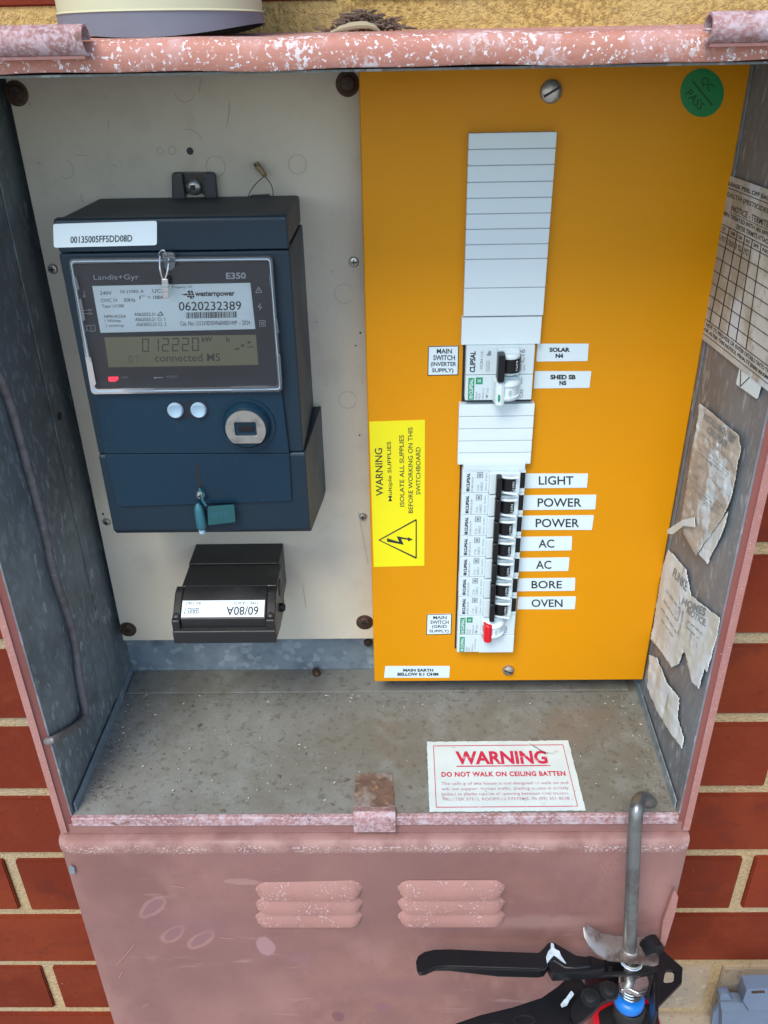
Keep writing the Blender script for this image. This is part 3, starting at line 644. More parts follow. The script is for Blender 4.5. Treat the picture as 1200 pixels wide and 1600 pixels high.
# grit and debris on the floor
r=random.Random(21); g1=MB(); g2=MB()
for i in range(1500):
    x=r.uniform(XL+.006,XR-.006); y=r.triangular(YF+.004,YB-.004,YF+.02) if r.random()<.6 else r.uniform(YF+.004,YB-.004)
    q_=r.random()
    if q_<.30: x=XL+.004+abs(r.gauss(0,.012)) if r.random()<.6 else XR-.004-abs(r.gauss(0,.010))
    elif q_<.5: y=YB-.031-abs(r.gauss(0,.008))
    x=min(max(x,XL+.004),XR-.004)
    s=r.choice((.0002,.0003,.0004,.0006)); g=(g1 if r.random()<.16 else g2); a=r.uniform(0,6.28); l=s*r.choice((1,1,1.5,2.5)); z=.0009
    ca,sa=math.cos(a),math.sin(a)
    g.add([(x+ca*l,y+sa*l,z),(x-sa*s,y+ca*s,z),(x-ca*l,y-sa*l,z),(x+sa*s,y-ca*s,z),(x,y,z+s)],[(0,1,4),(1,2,4),(2,3,4),(3,0,4)])
g1.build('pale_grit',M['debris_l'],box,smooth=False,kind='stuff'); g2.build('dark_grit',M['twig'],box,smooth=False,kind='stuff')
for (x,y,a,l) in ((311,1133,-.6,9),(435,1213,.8,7),(541,1219,-.3,11),(347,1267,.1,10),(519,1257,.5,6),(640,1230,.4,8),(300,1103,-.2,5),(960,1190,.3,9)):
    d=(math.cos(a)*l/2,math.sin(a)*l/2); MB().tube([atz(x-d[0],y-d[1],.0015),atz(x,y-1,.0022),atz(x+d[0],y+d[1],.0013)],[.0004,.0009,.0003],6).build('dry_leaf_fragment',M['twig'],box)

# ================================================================== MOUNTING BOARD
brd=thing('mounting_board','cream mounting board with old drill marks behind the electricity meter','mounting board',at(390,996,YC))
bl=at(197,1001,YC); 
MB().box((-.2142,YC,bl.z),(.02,YC+.012,.476)).build('board_sheet',M['board'],brd,bevel=.0008)
def screw(px,py,y,rad,parent,m='screw_brown',cross=True,name='screw'):
    c=at(px,py,y); s=MB().lathe(c,(0,-1,0),[(rad,-.001),(rad,.0008),(rad*.8,.0018),(rad*.3,.0022)],18).build(name,M[m],parent)
    if cross:
        x=MB(); k=rad*.55; w=rad*.12
        x.box((c.x-k,c.y-.0026,c.z-w),(c.x+k,c.y-.0014,c.z+w)); x.box((c.x-w,c.y-.0025,c.z-k),(c.x+w,c.y-.0013,c.z+k)); x.build('cross_slot',M['deeprec'],s,smooth=False)
    return s
for (x,y) in ((26,146),(543,131),(200,983),(570,972)):
    c=at(x,y,YC); w=MB().lathe(c,(0,-1,0),[(.0072,-.0005),(.0072,.0006),(.0055,.0012)],24).build('cup_washer',M['screw_brown'],brd); screw(x,y,YC-.0012,.0048,w)
for (x,y,rr) in ((553,409,.0026),(567,807,.0024),(83,420,.0026),(167,815,.0024)): screw(x,y,YC-.0002,rr*1.3,brd,'screw')
def hole(x,y,rx): 
    MB().lathe(at(x,y,YC),(0,-1,0),[(rx,-.0006),(rx,.0003)],14).build('drill_hole',M['deeprec'],brd)
hole(297,236,.0022); hole(161,803,.0009); hole(563,520,.0007); hole(577,700,.0007); hole(562,680,.0006); hole(556,540,.0006)
def arc_mark(cx,cy,rp,a0,a1,w=.00016):
    c=at(cx,cy,YC-.0003); k=at(cx+rp,cy,YC-.0003).x-c.x; n=max(6,int((a1-a0)/.25)); P_=MB(); o=[];i_=[]
    for j in range(n+1):
        a=a0+(a1-a0)*j/n; d=Vector((math.cos(a),0,math.sin(a))); o.append(c+d*(k+w)); i_.append(c+d*(k-w))
    vs=o+i_; P_.add(vs,[(j,j+1,n+2+j,n+1+j) for j in range(n)]); P_.build('pencil_mark',M['boardmark'],brd,smooth=False)
for a in ((288,143,15,3.3,6.1),(101,264,14,4.0,7.5),(337,260,15,0,6.2),(465,257,14,0,6.2),(296,224,20,.2,1.9),(250,236,5,0,6.2),(269,235,6,0,6.2),(538,459,15,.5,5.8),(543,625,14,.2,6.0),(495,640,9,.5,5)): arc_mark(*a)
for (x0,y0,x1,y1) in ((314,120,311,145),(358,160,358,178),(358,178,354,198),(171,186,168,202),(176,257,184,260),(186,252,190,255),(119,242,134,243),(126,303,129,316),(473,913,478,950),(560,800,575,880)):
    P_=MB(); L=math.dist((x0,y0),(x1,y1)); n=(-(y1-y0)/L*.45,(x1-x0)/L*.45)
    P_.poly([at(a,b,YC-.0003) for a,b in ((x0+n[0],y0+n[1]),(x1+n[0],y1+n[1]),(x1-n[0],y1-n[1]),(x0-n[0],y0-n[1]))]); P_.build('pencil_mark',M['boardmark'],brd,smooth=False)

# ================================================================== ORANGE SWITCHBOARD
sb=thing('switchboard','orange switchboard panel with white breaker column and lettered circuit labels','switchboard',at(795,1065,YO))
oz=at(795,1064,YO).z; ox0,ox1=-.0007,.2043
MB().prism([(-.0011,YO,oz),(.2232,YO,oz),(.2250,YO,.4785),(-.0001,YO,.4785)],(0,.020,0)).build('panel_cover',M['orange'],sb,bevel=.0016,seg=3)
def face_label(q,name,m,y=YO,th=.00035,rad=0,label=None,torn_=False):
    px=rounded(q,rad) if rad else q
    return MB().slab(px,y-th,th-.00002).build(name,M[m],sb,smooth=False,label=label)
def lettering(parent,items,m='ink',y=YO-.0005,name='lettering'):
    p=MB()
    for it in items:
        t,q=it[:2]; kw=it[2] if len(it)>2 else {}; rot=kw.pop('rot',0) if kw else 0
        if len(q)==4 and not isinstance(q[0],(tuple,list)): q=rect(*q)
        put_text(p,t,sub(quad_map(q,at,y),0,0,1,1,rot),**kw)
    return p.build(name,M[m],parent,smooth=False)
def frame_outline(parent,q,y,w=.0006,m='ink'):
    P_=[at(a,b,y) for a,b in q]; c=sum(P_,Vector())/len(P_); I=[p+(c-p).normalized()*w*1.5 for p in P_]
    return MB().ring(P_,I,(0,-.00004,0)).build('label_border',M[m],parent,smooth=False)
# round thumb screws
for (x,y,rr,an) in ((861,143,.0064,.5),(794,1046,.0048,-.4)):
    c=at(x,y,YO); s=MB().lathe(c,(0,-1,0),[(rr,0),(rr,.0014),(rr*.86,.0026),(rr*.5,.0034),(rr*.15,.0036)],26).build('cover_screw',M['screw'],sb)
    d=Vector((math.cos(an),0,math.sin(an))); n_=Vector((-d.z,0,d.x)); k=rr*.8; w=rr*.10
    MB().prism([c+Vector((0,-.0030,0))+d*k+n_*w,c+Vector((0,-.0030,0))-d*k+n_*w,c+Vector((0,-.0030,0))-d*k-n_*w,c+Vector((0,-.0030,0))+d*k-n_*w],(0,-.0008,0)).build('screw_slot',M['deeprec'],s,smooth=False)
# green QC sticker
gq=[(a,b) for a,b in ell(1097,145,34,38,40)]
g=face_label(gq,'inspection_sticker','green_st',label='round green QC PASS sticker')
def rot_q(cx,cy,w,h,ang):
    c,s=math.cos(ang),math.sin(ang); return [(cx+x*c-y*s,cy+x*s+y*c) for x,y in ((-w/2,-h/2),(w/2,-h/2),(w/2,h/2),(-w/2,h/2))]
lettering(g,[('QC',rot_q(1105,132,23,14,.85)),('PASS',rot_q(1086,156,34,13,.85))],'dgreenink')
p=MB(); p.poly([at(a,b,YO-.0005) for a,b in ((1081,127),(1083,126),(1114,164),(1112,165))]); p.build('printed_line',M['dgreenink'],g,smooth=False)
# yellow warning label
yq=[(577,659),(664,656),(663,884),(584,886)]
yl=face_label(yq,'warning_label','yellow',label='yellow multiple supplies warning label')
z6=lambda L:[(570+a/6.155,640+b/6.155) for a,b in L]
def rot90(TL,TR,BR,BL): return [BL,TL,TR,BR]    # text reading upwards: text TL = photo BL
it=[('WARNING',z6([(95,372),(168,370),(178,828),(108,830)])),('Multiple SUPPLIES',z6([(212,308),(262,308),(272,880),(228,882)])),
 ('ISOLATE ALL SUPPLIES',z6([(330,245),(375,245),(380,933),(338,933)])),('BEFORE WORKING ON THIS',z6([(415,172),(460,170),(463,996),(420,996)])),('SWITCHBOARD',z6([(490,362),(535,360),(535,818),(493,818)]))]
lettering(yl,[(t,rot90(*q),dict(bold=.008)) for t,q in it],'ink')
p=MB(); Ov=[at(a,b,YO-.0005) for a,b in z6([(128,1255),(493,1052),(500,1060),(500,1428),(490,1434)])]; Iv=[at(a,b,YO-.0005) for a,b in z6([(148,1256),(484,1072),(489,1076),(488,1412),(484,1414)])]
p.ring(Ov,Iv,(0,-.00003,0)); p.build('hazard_triangle',M['ink'],yl,smooth=False)
MB().poly([at(a,b,YO-.0005) for a,b in z6([(214,1238),(330,1272),(306,1217),(412,1238),(418,1228),(462,1250),(418,1268),(412,1252),(348,1243),(375,1300),(214,1270)])]).build('hazard_bolt',M['ink'],yl,smooth=False)
# white text labels
def wlabel(q,name,lines,label,border=False,bold=.02):
    l=face_label(q,name,'paper',label=label,rad=1.2); 
    lettering(l,[(t,r_,dict(bold=bold)) for t,r_ in lines])
    if border: frame_outline(l,q,YO-.0004,.0005)
    return l
wlabel([(669,541),(717,540),(716,586),(668,587)],'switch_label',[('MAIN',(682.5,545,706,552.5)),('SWITCH',(677,555,711,563)),('(INVERTER',(673,565.5,713,574)),('SUPPLY)',(675,575.5,708.5,583.5))],'MAIN SWITCH (INVERTER SUPPLY) label',True)
wlabel([(667,960),(706,959),(705,991),(666,992)],'switch_label',[('MAIN',(677,962.5,698,967.5)),('SWITCH',(672.5,969.5,701,975)),('(GRID',(675,976.5,698,982.5)),('SUPPLY)',(671,984,701,989.5))],'MAIN SWITCH (GRID SUPPLY) label',True,.012)
wlabel([(602,1041),(703,1041),(702,1059),(600,1059)],'switch_label',[('MAIN EARTH',(630,1045,677,1049.5),),('BELLOW 0.1 OHM',(621,1051,685,1056))],'MAIN EARTH BELLOW 0.1 OHM label',False,.04)
wlabel([(840,537),(920,537),(918,564),(838,565)],'circuit_label',[('SOLAR',(858.5,543,890.5,550)),('N4',(868,552.5,880,559.5))],'SOLAR N4 label',False,.05)
wlabel([(836,580),(924,580),(921,606),(834,607)],'circuit_label',[('SHED SB',(860,585.5,899.5,593)),('N5',(874,595,885,602))],'SHED SB N5 label',False,.05)
for q,t,tr in ((((821,740),(919,740),(917,762),(818,763)),'LIGHT',(842,744,896,757.5)),(((819,774),(932,773),(930,796),(817,797)),'POWER',(840,778.5,908.5,792)),
  (((815,806),(928,805),(925,828),(813,828)),'POWER',(837,810.5,905,824)),(((814,839),(894,838),(893,860),(812,861)),'AC',(841.5,843,866,856)),
  (((812,872),(890,871),(888,892),(810,893)),'AC',(837.5,876,861.5,889)),(((811,904),(899,903),(898,923),(808,924)),'BORE',(830.5,907.5,878,919.5)),(((810,933),(900,932),(898,952),(808,952)),'OVEN',(830.5,936.5,879,948.5))):
    wlabel(list(q),'circuit_label',[(t,tr)],t+' label',False,.012)
# --- blank covers (all real strips, 18 mm each)
CX0,CX1=.0632,.1150
def strips(z1,z0,n,xo=0,merge=()):
    h=(z1-z0)/n
    i=0
    while i<n:
        k=2 if i in merge else 1
        zt=z1-i*h; zb=z1-(i+k)*h
        MB().box((CX0+xo,YO-.0056,zb+.00025),(CX1+xo+.0012*0,YO+.0003,zt-.00025)).build('blank_strip',M['white'],sb,bevel=.0005); i+=k
    MB().box((CX0+xo+.0004,YO-.0048,z0+.0004),(CX1+xo-.0004,YO+.0005,z1-.0004)).build('strip_backing',M['joint'],sb,smooth=False)
TOPZ=at(803,206,YO-.0056).z; Z495=at(784,495,YO-.0056).z; Z538=at(784,538,YO-.0056).z
hs=(TOPZ-Z495)/6.0
zz=[at(803,y,YO-.0056).z for y in (206.5,232.5,258,284,309,333.5,357.5,381.5,404.5,449.5,494)]
for a,b in zip(zz[:-1],zz[1:]):
    MB().box((.0640,YO-.0056,b+.00022),(.1158,YO+.0003,a-.00022)).build('blank_strip',M['white'],sb,bevel=.0005)
MB().box((.0644,YO-.0049,zz[-1]+.0004),(.1154,YO+.0005,zz[0]-.0004)).build('strip_backing',M['joint'],sb,smooth=False)
MB().box((.0630,YO-.0060,Z538),(.1152,YO+.0003,Z495-.0002)).build('blank_plate',M['white'],sb,bevel=.0006)
za,zb=at(776,631,YO-.0056).z,at(771,726,YO-.0056).z; h5=(za-zb)/5
for i in range(5): MB().box((.0629,YO-.0056,za-(i+1)*h5+.00022),(.1148,YO+.0003,za-i*h5-.00022)).build('blank_strip',M['white'],sb,bevel=.0005)
MB().box((.0633,YO-.0049,zb+.0004),(.1144,YO+.0005,za-.0004)).build('strip_backing',M['joint'],sb,smooth=False)
for i in (1,2,3): pass
# dark cut-outs round the breaker groups
MB().box((.0648,YO-.0004,at(760,633,YO).z),(.1128,YO-.00005,Z538-.001)).build('cutout_gap',M['deeprec'],sb,smooth=False)
MB().box((.0652,YO-.0004,.0575),(.1125,YO-.00005,zb)).build('cutout_gap',M['deeprec'],sb,smooth=False)

# --- circuit breakers.  Local frame: x0 left edge, z1 top edge, body 45 x 18 mm
YFACE=YO-.0085; YNOSE=YFACE-.0035
def breaker(z1, kind, label, h=.018, x0=.0664, w=.0452):
    z0=z1-h
    B=MB(); B.box((x0,YFACE,z0+.00015),(x0+w,YO+.01,z1-.00015))
    o=B.build('circuit_breaker',M['white2'],sb,bevel=.0006,label=label)
    def mp(u,v,y=YFACE-.0002): return Vector((x0+u*.001,y,z0+v*.001*h/.018))      # mm coordinates
    def T(mb,t,a,b,c,d,y=YFACE-.0002,**k): put_text(mb,t,sub(lambda u,v:mp(u,v,y),a,b,c,d,90),**k)
    dk=MB(); gy=MB()
    if kind=='rcbo':
        MB().box((x0+.0190,YNOSE,z0+.0006),(x0+.0410,YFACE+.001,z1-.0006)).build('breaker_nose',M['white2'],o,bevel=.0010)
        # curved throat around the toggle
        mb=MB(); 
        for zc_,s in ((z1-.0030,1),(z0+.0032,-1)):
            pts=[]
            for i in range(9):
                t=i/8; pts.append((x0+.0275+.0115*t, YNOSE-.0012-.0032*math.sin(t*math.pi/2+.0)*(1-.25*t), zc_+s*.0007*(t*t)))
            mb.tube(pts,.0009,8)
        mb.build('toggle_throat',M['white'],o)
        MB().lathe((x0+.0325,YNOSE+.0020,z0+.0048),(0,0,1),[(.0058,0),(.0058,.0092)],28).build('toggle_barrel',M['blk'],o,ang=40)
        MB().box((x0+.0234,YNOSE-.0070,z0+.0008),(x0+.0274,YNOSE-.0005,z1-.0006)).build('toggle_link',M['blk'],o,bevel=.0014,seg=3)
        MB().box((x0+.0240,YNOSE-.0050,z0-.0004),(x0+.0268,YNOSE-.0010,z0+.0012)).build('link_neck',M['blk_dusty'],o,bevel=.0005)
        p_=MB(); put_text(p_,'I.ON',sub(lambda u,v:mp(u,v,YNOSE-.0032),35.1,6,36.5,12,90)); p_.build('toggle_lettering',M['paper'],o,smooth=False)
        MB().box((x0+.0413,YFACE-.0005,z0+.0038),(x0+.0449,YFACE+.0005,z1-.0020)).build('black_end_strip',M['blk'],o,bevel=.0003)  # black rectangle at the right end of the breaker face
        T(dk,'CLIPSAL',3.1,4.3,5.4,16.2,bold=.04,shear=.15)
        for q_ in (1.6,2.9): dk.poly([mp(3.1,q_),mp(5.4,q_),mp(5.4,q_+1.0),mp(3.1,q_+1.0)])
        T(gy,'RCBE216/30',6.7,1.2,7.9,13); T(gy,'C16',10.6,2.2,12.2,6.6); T(gy,'LHRC3',13.2,2,14.9,8.6); T(gy,'30mA  RCBO',16.6,2,17.6,16)
        gy.poly([mp(10.4,12.2),mp(14.6,12.2),mp(14.6,16.8),mp(10.4,16.8)])
        w_=MB(); w_.ring([mp(11,12.8,YFACE-.0003),mp(14,12.8,YFACE-.0003),mp(14,16.2,YFACE-.0003),mp(11,16.2,YFACE-.0003)],[mp(11.5,13.3,YFACE-.0003),mp(13.5,13.3,YFACE-.0003),mp(13.5,15.7,YFACE-.0003),mp(11.5,15.7,YFACE-.0003)],(0,-.00003,0)); w_.build('printed_symbol',M['white2'],o,smooth=False)
        dk.poly([mp(19.0,.2),mp(19.25,.2),mp(19.25,17.8),mp(19.0,17.8)])
    elif kind=='mcb':
        T(dk,'CLIPSAL',2.6,1.8,6.2,14.8,bold=.03,shear=.1)
        T(gy,'MCB4-116',9.4,3.8,11.2,14.6); T(gy,'C16',35.4,7.6,38.8,15.6,bold=.01) 
        MB().box((x0+.0200,YNOSE,z0+.0005),(x0+.0350,YFACE+.001,z1-.0008)).build('breaker_nose',M['white2'],o,bevel=.0012)
        MB().lathe((x0+.0282,YNOSE+.0016,z0+.0020),(0,0,1),[(.0060,0),(.0072,.0014),(.0072,.0128),(.0060,.0142)],28).build('toggle_throat',M['white'],o)
        MB().lathe((x0+.0284,YNOSE+.0014,z0+.0040),(0,0,1),[(.0076,0),(.0076,.0094)],28).build('toggle_barrel',M['blk'],o)
        MB().box((x0+.0198,YNOSE-.0095,z0-.0006),(x0+.0246,YNOSE-.0005,z1-.0024)).build('toggle_handle',M['blk'],o,bevel=.0010)
        p_=MB(); put_text(p_,'I.ON',sub(lambda u,v:mp(u,v,YNOSE-.0052),31.2,5.2,33.2,11,90)); p_.build('toggle_lettering',M['paper'],o,smooth=False)
        gy.poly([mp(13.4,12),mp(16.3,12),mp(16.3,14.6),mp(15,15.2)])
        T(gy,'6000',36,2.2,37,6); T(gy,'240/415',38.5,2.2,39.5,6)
        for q_ in (13.6,14.6,15.4): gy.poly([mp(q_,2),mp(q_+.25,2),mp(q_+.25,9),mp(q_,9)])
    else:
        main = kind=='main'
        gr=MB(); gr.poly([mp(2.0,1.0 if main else .8),mp(6.0,1.0 if main else .8),mp(6.0,16.0),mp(2.0,16.0)]); 
        gr.poly([mp(7.0,11.6),mp(11.6,11.6),mp(11.6,16.4),mp(7.0,16.4)]) if kind!='pole' else None
        gr.build('brand_block',M['green'],o,smooth=False)
        wt=MB(); T(wt,'CLIPSAL',2.8,4.4,5.2,15.4,YFACE-.0004,bold=.04,shear=.12)
        for q_ in (1.7,3.0): wt.poly([mp(2.8,q_,YFACE-.0004),mp(5.2,q_,YFACE-.0004),mp(5.2,q_+.8,YFACE-.0004),mp(2.8,q_+.8,YFACE-.0004)])
        if kind!='pole': T(wt,'S',8.2,12.8,10.4,15.2,YFACE-.0004,bold=.02)
        wt.build('brand_lettering',M['white2'],o,smooth=False)
        T(gy,'MAX9',7.2,1,8.4,6); T(gy,'MCB',9.2,1,10.4,5); T(gy,'M9MHC'+('132' if not main else '163'),11.8,1,12.8,9); T(gy,'C32' if kind=='solar' else ('C63' if main else '100A'),37,1.8,39.2,7.6,bold=.02)
        if kind=='pole':
            T(gy,'DOMAE SERIES',14,3,14.8,14); T(gy,'BREAKER',29.5,2,30.4,9)
            MB().box((x0+.0172,YFACE-.0010,z0+.0003),(x0+w,YFACE+.001,z1-.0003)).build('breaker_nose',M['white2'],o,bevel=.0006)
        else:
            gy.poly([mp(14.2,1.2),mp(16,3),mp(14.2,4.6)]); T(gy,'C/C32',14.6,5,15.8,9); T(gy,'6000',37.2,11.5,38.2,15.8)
            MB().box((x0+.0180,YNOSE+.001,z0+.0006),(x0+.0350,YFACE+.001,z1-.0006)).build('breaker_nose',M['white2'],o,bevel=.0012)
            MB().lathe((x0+.0275,YNOSE+.0030,z0+.0022),(0,0,1),[(.0078,0),(.0092,.0016),(.0092,.0030),(.0080,.0034),(.0080,.0104),(.0092,.0108),(.0092,.0120),(.0078,.0138)],28).build('toggle_throat',M['white'],o,ang=60)
            mm='white' if kind=='solar' else 'red'
            xx=x0+(.0185 if kind=='solar' else .0192); zt=z1-(.0020 if kind=='solar' else .0030); zbm=z0-(.0004 if kind=='solar' else .0006)
            pr=[(xx,YFACE-.0005),(xx+.0076,YFACE-.0005),(xx+.0072,YFACE-.0095),(xx+.0042,YFACE-.0112),(xx+.0010,YFACE-.0095)]
            MB().prism([(a_,b_,zbm) for a_,b_ in pr],(0,0,zt-zbm)).build('toggle_handle',M[mm],o,bevel=.0016,seg=3,ang=20)
            if kind=='solar': MB().box((xx+.0026,YFACE-.01155,zbm+.0040),(xx+.0040,YFACE-.0100,zbm+.0085)).build('green_flag',M['green'],o,bevel=.0003)
            p_=MB(); put_text(p_,'I.ON',sub(lambda u,v:mp(u,v,YNOSE-.0052),28.5,5.4,30.3,9.6,90)); p_.build('toggle_lettering',M['greyink'],o,smooth=False)
    if dk.v: dk.build('brand_lettering',M['ink'],o,smooth=False)
    if gy.v: gy.build('small_lettering',M['greyink'],o,smooth=False)
    return o
zt=at(780,540,YFACE).z; zmid=at(780,585.5,YFACE).z; zbt=at(775,625.5,YFACE).z
breaker(zt,'mcb','breaker beside the SOLAR N4 label',zt-zmid); breaker(zmid,'solar','white handled breaker beside the SHED SB N5 label',zmid-zbt)
ZB=at(770,735,YFACE).z
names=['LIGHT','first POWER','second POWER','first AC','second AC','BORE','OVEN']
H7=(ZB-at(760,961.5,YFACE).z)/7
# end bar on top of the row
MB().box((.0668,YFACE-.0004,ZB-.0002),(.1108,YO+.01,ZB+.0052)).build('row_end_cap',M['white2'],sb,bevel=.0006)
proto=breaker(ZB,'rcbo','breaker beside the LIGHT label',H7)
for i in range(1,7):
    c=proto.copy(); C.objects.link(c); c.parent=sb; c.location=Vector(proto.location)+Vector((random.uniform(-.0002,.0002),0,-H7*i)); c['label']='breaker beside the '+names[i]+' label'
    for ch in proto.children:
        d=ch.copy(); C.objects.link(d); d.parent=c
zm=ZB-H7*7; zend=at(757,1019,YFACE).z
breaker(zm,'main','main switch with a red handle, beside the grid supply label',(zm-zend)*.52); breaker(zm-(zm-zend)*.52,'pole','plain lowest module of the breaker column',(zm-zend)*.48)

# ================================================================== ELECTRICITY METER
YM=-.060
met=thing('electricity_meter','navy blue electricity meter with display, white data label and two buttons','electricity meter',at(330,832,YM))
mx0,mx1=-.1715,-.0405
topz=.4055
zcap=at(270,393,YM).z; zlow=at(300,640,YM).z; zbot=.2040
# rear body and lower terminal cover (side profile extruded across)
def yz_prism(prof,x0,x1,name,m,bev=.002,parent=met,seg=3,ang=30):
    return MB().prism([(x0,y,z) for y,z in prof],(x1-x0,0,0)).build(name,M[m],parent,bevel=bev,seg=seg,ang=ang)
yz_prism([(YC,.4062),(-.0525,.4068),(-.0525,zcap+.0004),(YC,zcap+.0004)],mx0+.0015,mx1-.0005,'top_shell','navy_top',.0025)
yz_prism([(-.0526,.4072),(YM+.0012,.4070),(YM,.4055),(YM,zcap+.0004),(-.0526,zcap+.0004)],mx0,mx1,'top_cap','navy',.0018)
yz_prism([(YC,zcap-.0004),(YM+.001,zcap-.0004),(YM+.001,.2618),(YC,.2618)],mx0-.0010,mx1+.0004,'main_case','navy',.0015)
tp=MB(); prf=[(YC,.2615),(YM+.0012,.2615),(YM,.2600),(YM,.2052),(YM+.0040,.2008),(.004,.1925),(YC,.1925)]
wx=lambda y: mx1+.0014+.0044*max(0,(y-YM)/(YC-YM))
tp.prism([(mx0-.0010,y,z) for y,z in prf],(0,0,0),[(wx(y),y,z) for y,z in prf]); tp.build('terminal_case',M['navy'],met,bevel=.0022,seg=3,ang=30)
# front cover plate, two parts with a fine seam
FP=YM-.0016
MB().slab([(147,617),(440,612),(452,708),(163,709)],FP,.004).build('front_cover',M['navy_s'],met,bevel=.0006)
MB().slab(rounded([(163,710),(452,709),(456,783),(183,792)],[0,0,3,6]),FP,.004).build('terminal_cover',M['navy_s'],met,bevel=.0006)
# bezel, white data label, display
MB().slab(rounded([(109,408),(424,404),(438,606),(146,611)],5),YM+.0010-.0012,.002).build('bezel',M['bezel'],met,smooth=False)
YL=YM-.0006
dl=MB().slab([(144,447),(391,442),(399,514),(157,520)],YL,.0003).build('data_label',M['datapaper'],met,smooth=False)
z5=lambda L:[(100+a/3.529,400+b/3.529) for a,b in L]
def R5(x0,y0,x1,y1,sl=.0): 
    k=-.012*(x1-x0); return z5([(x0,y0),(x1,y0+k),(x1+2,y1+k),(x0+2,y1)])
yt=YL-.0002
lettering(dl,[(t,q,dict(bold=b_)) for t,q,b_ in (
 ('240V',R5(198,195,262,215),0),('10 (100) A',R5(310,188,440,210),0),('UC3',R5(487,183,548,203),0),('OVC IV',R5(202,235,295,255),0),('50Hz',R5(328,233,392,253),0),
 ('I',R5(415,220,421,238),0),('TOT',R5(425,216,448,226),0),('= 100A',R5(460,219,552,238),0),('Type: U1300',R5(208,268,330,290),0),
 ('NMI14/2/54',R5(221,325,338,343),0),('1 Wh/imp',R5(225,350,313,370),0),('1 varh/imp',R5(232,376,328,396),0),
 ('AS62052.31',R5(386,313,502,331),0),('AS62053.21 Cl. 1',R5(391,341,556,360),0),('AS62053.23 Cl. 2',R5(397,368,562,387),0),
 ('Property Of:',R5(595,165,706,182),0),('Cat. No.: U1310DSIVN6N001WP  - 2024',R5(640,360,1024,384),0),('0620232389',R5(632,253,976,302),.005))],'ink',yt)
lettering(dl,[('westernpower',R5(722,196,940,232),dict(bold=.03))],'ink',yt,'logo_lettering')
p=MB()
for q in ([(642,213),(668,208),(668,216)],[(660,210),(680,206),(682,216),(664,218)],[(680,192),(695,191),(697,202),(683,204)],[(698,191),(710,193),(714,204),(700,203)],[(684,206),(698,205),(701,215),(686,217)],[(702,206),(716,207),(720,215),(704,216)],[(676,219),(688,218),(692,228),(682,229)],[(691,219),(704,218),(708,229),(694,231)],[(707,219),(720,218),(718,228),(710,229)],[(694,232),(706,231),(706,236),(699,237)],[(709,231),(717,230),(714,235),(710,236)]):
    p.poly([at(a,b,yt) for a,b in z5(q)])
x=672; rr=random.Random(3)
while x<952:
    w=rr.choice((2.2,2.2,4.2,6)); 
    if x+w>952: break
    p.poly([at(a,b,yt) for a,b in z5([(x,311-(x-672)*.02),(x+w,311-(x-672)*.02),(x+w+1,345-(x-672)*.02),(x+1,345-(x-672)*.02)])]); x+=w+rr.choice((2.2,3,4.4))
Ot=z5([(514,330),(532,305),(550,328)]); It=z5([(520,326),(532,311),(543,325)])
p.ring([at(a,b,yt) for a,b in Ot],[at(a,b,yt) for a,b in It],(0,-.00003,0))
p.build('printed_marks',M['ink'],dl,smooth=False)
lettering(met,[('Landis+Gyr',z5([(162,104),(412,100),(414,138),(165,140)]),dict(bold=.0)),('E350',z5([(892,92),(1002,90),(1004,126),(895,128)]),dict(bold=.03))],'paleink',YL-.0001,'maker_lettering')
# display recessed in the bezel
MB().slab(z5([(208,444),(1062,428),(1078,606),(240,622)]),YM-.0004,.0001).build('display_surround',M['deeprec'],met,smooth=False)
lc=MB().slab(z5([(222,449),(1058,434),(1072,600),(246,614)]),YM-.0006,.0002).build('display',M['lcd'],met,smooth=False)
p=MB()
SEG={'0':'abcdef','1':'bc','2':'abged','7':'abc'}
def seg7(ch,x0,y0,x1,y1,t):
    s=SEG[ch]; ym=(y0+y1)/2; g=t*.35
    R_={'a':(x0+g,y0,x1-g,y0+t),'d':(x0+g,y1-t,x1-g,y1),'g':(x0+g,ym-t/2,x1-g,ym+t/2),'f':(x0,y0+g,x0+t,ym-g),'b':(x1-t,y0+g,x1,ym-g),'e':(x0,ym+g,x0+t,y1-g),'c':(x1-t,ym+g,x1,y1-g)}
    for k in s:
        a,b,c,d=R_[k]; p.poly([at(u_,v_,YM-.00085) for u_,v_ in z5([(a,b),(c,b),(c+1,d),(a+1,d)])])
xs=430
for i,ch in enumerate('012220'):
    x0=430+i*55; y0=455-i*1.0; seg7(ch,x0,y0,x0+(38),y0+74,6.5)
for i,ch in enumerate('07'): seg7(ch,357+i*30,551-i,357+i*30+20,587-i,3.5)
p.build('display_digits',M['lcdink'],lc,smooth=False)
lettering(lc,[('kW',R5(758,444,818,474),dict(bold=.03)),('h',R5(893,446,912,474),dict(bold=.03)),('connected MS',R5(500,541,860,584),dict(bold=0.004))],'lcdink',YM-.00085)
lettering(lc,[('L1n',R5(275,512,320,532),{})],'greyink',YM-.00085,'faint_lettering')
p=MB()
for q in ([(940,512),(965,506),(968,514),(945,518)],[(976,488),(992,486),(992,500),(978,502)],[(1008,478),(1020,468),(1032,476),(1022,484)],[(1012,500),(1045,498),(1045,503),(1012,505)]): p.poly([at(a,b,YM-.00085) for a,b in z5(q)])
p.build('display_arrows',M['lcdink'],lc,smooth=False)
MB().slab(rounded(z5([(243,668),(298,667),(298,682),(280,693),(248,692)]),1),YM-.0008,.0005).build('indicator_light',M['red_led'],met,smooth=False)
lettering(met,[('1 kWh',R5(315,663,352,676),{})],'greyink',YL-.0001,'small_lettering')
lettering(met,[('RESET',R5(565,660,625,672),{})],'greyink',YL-.0001,'reset_lettering')
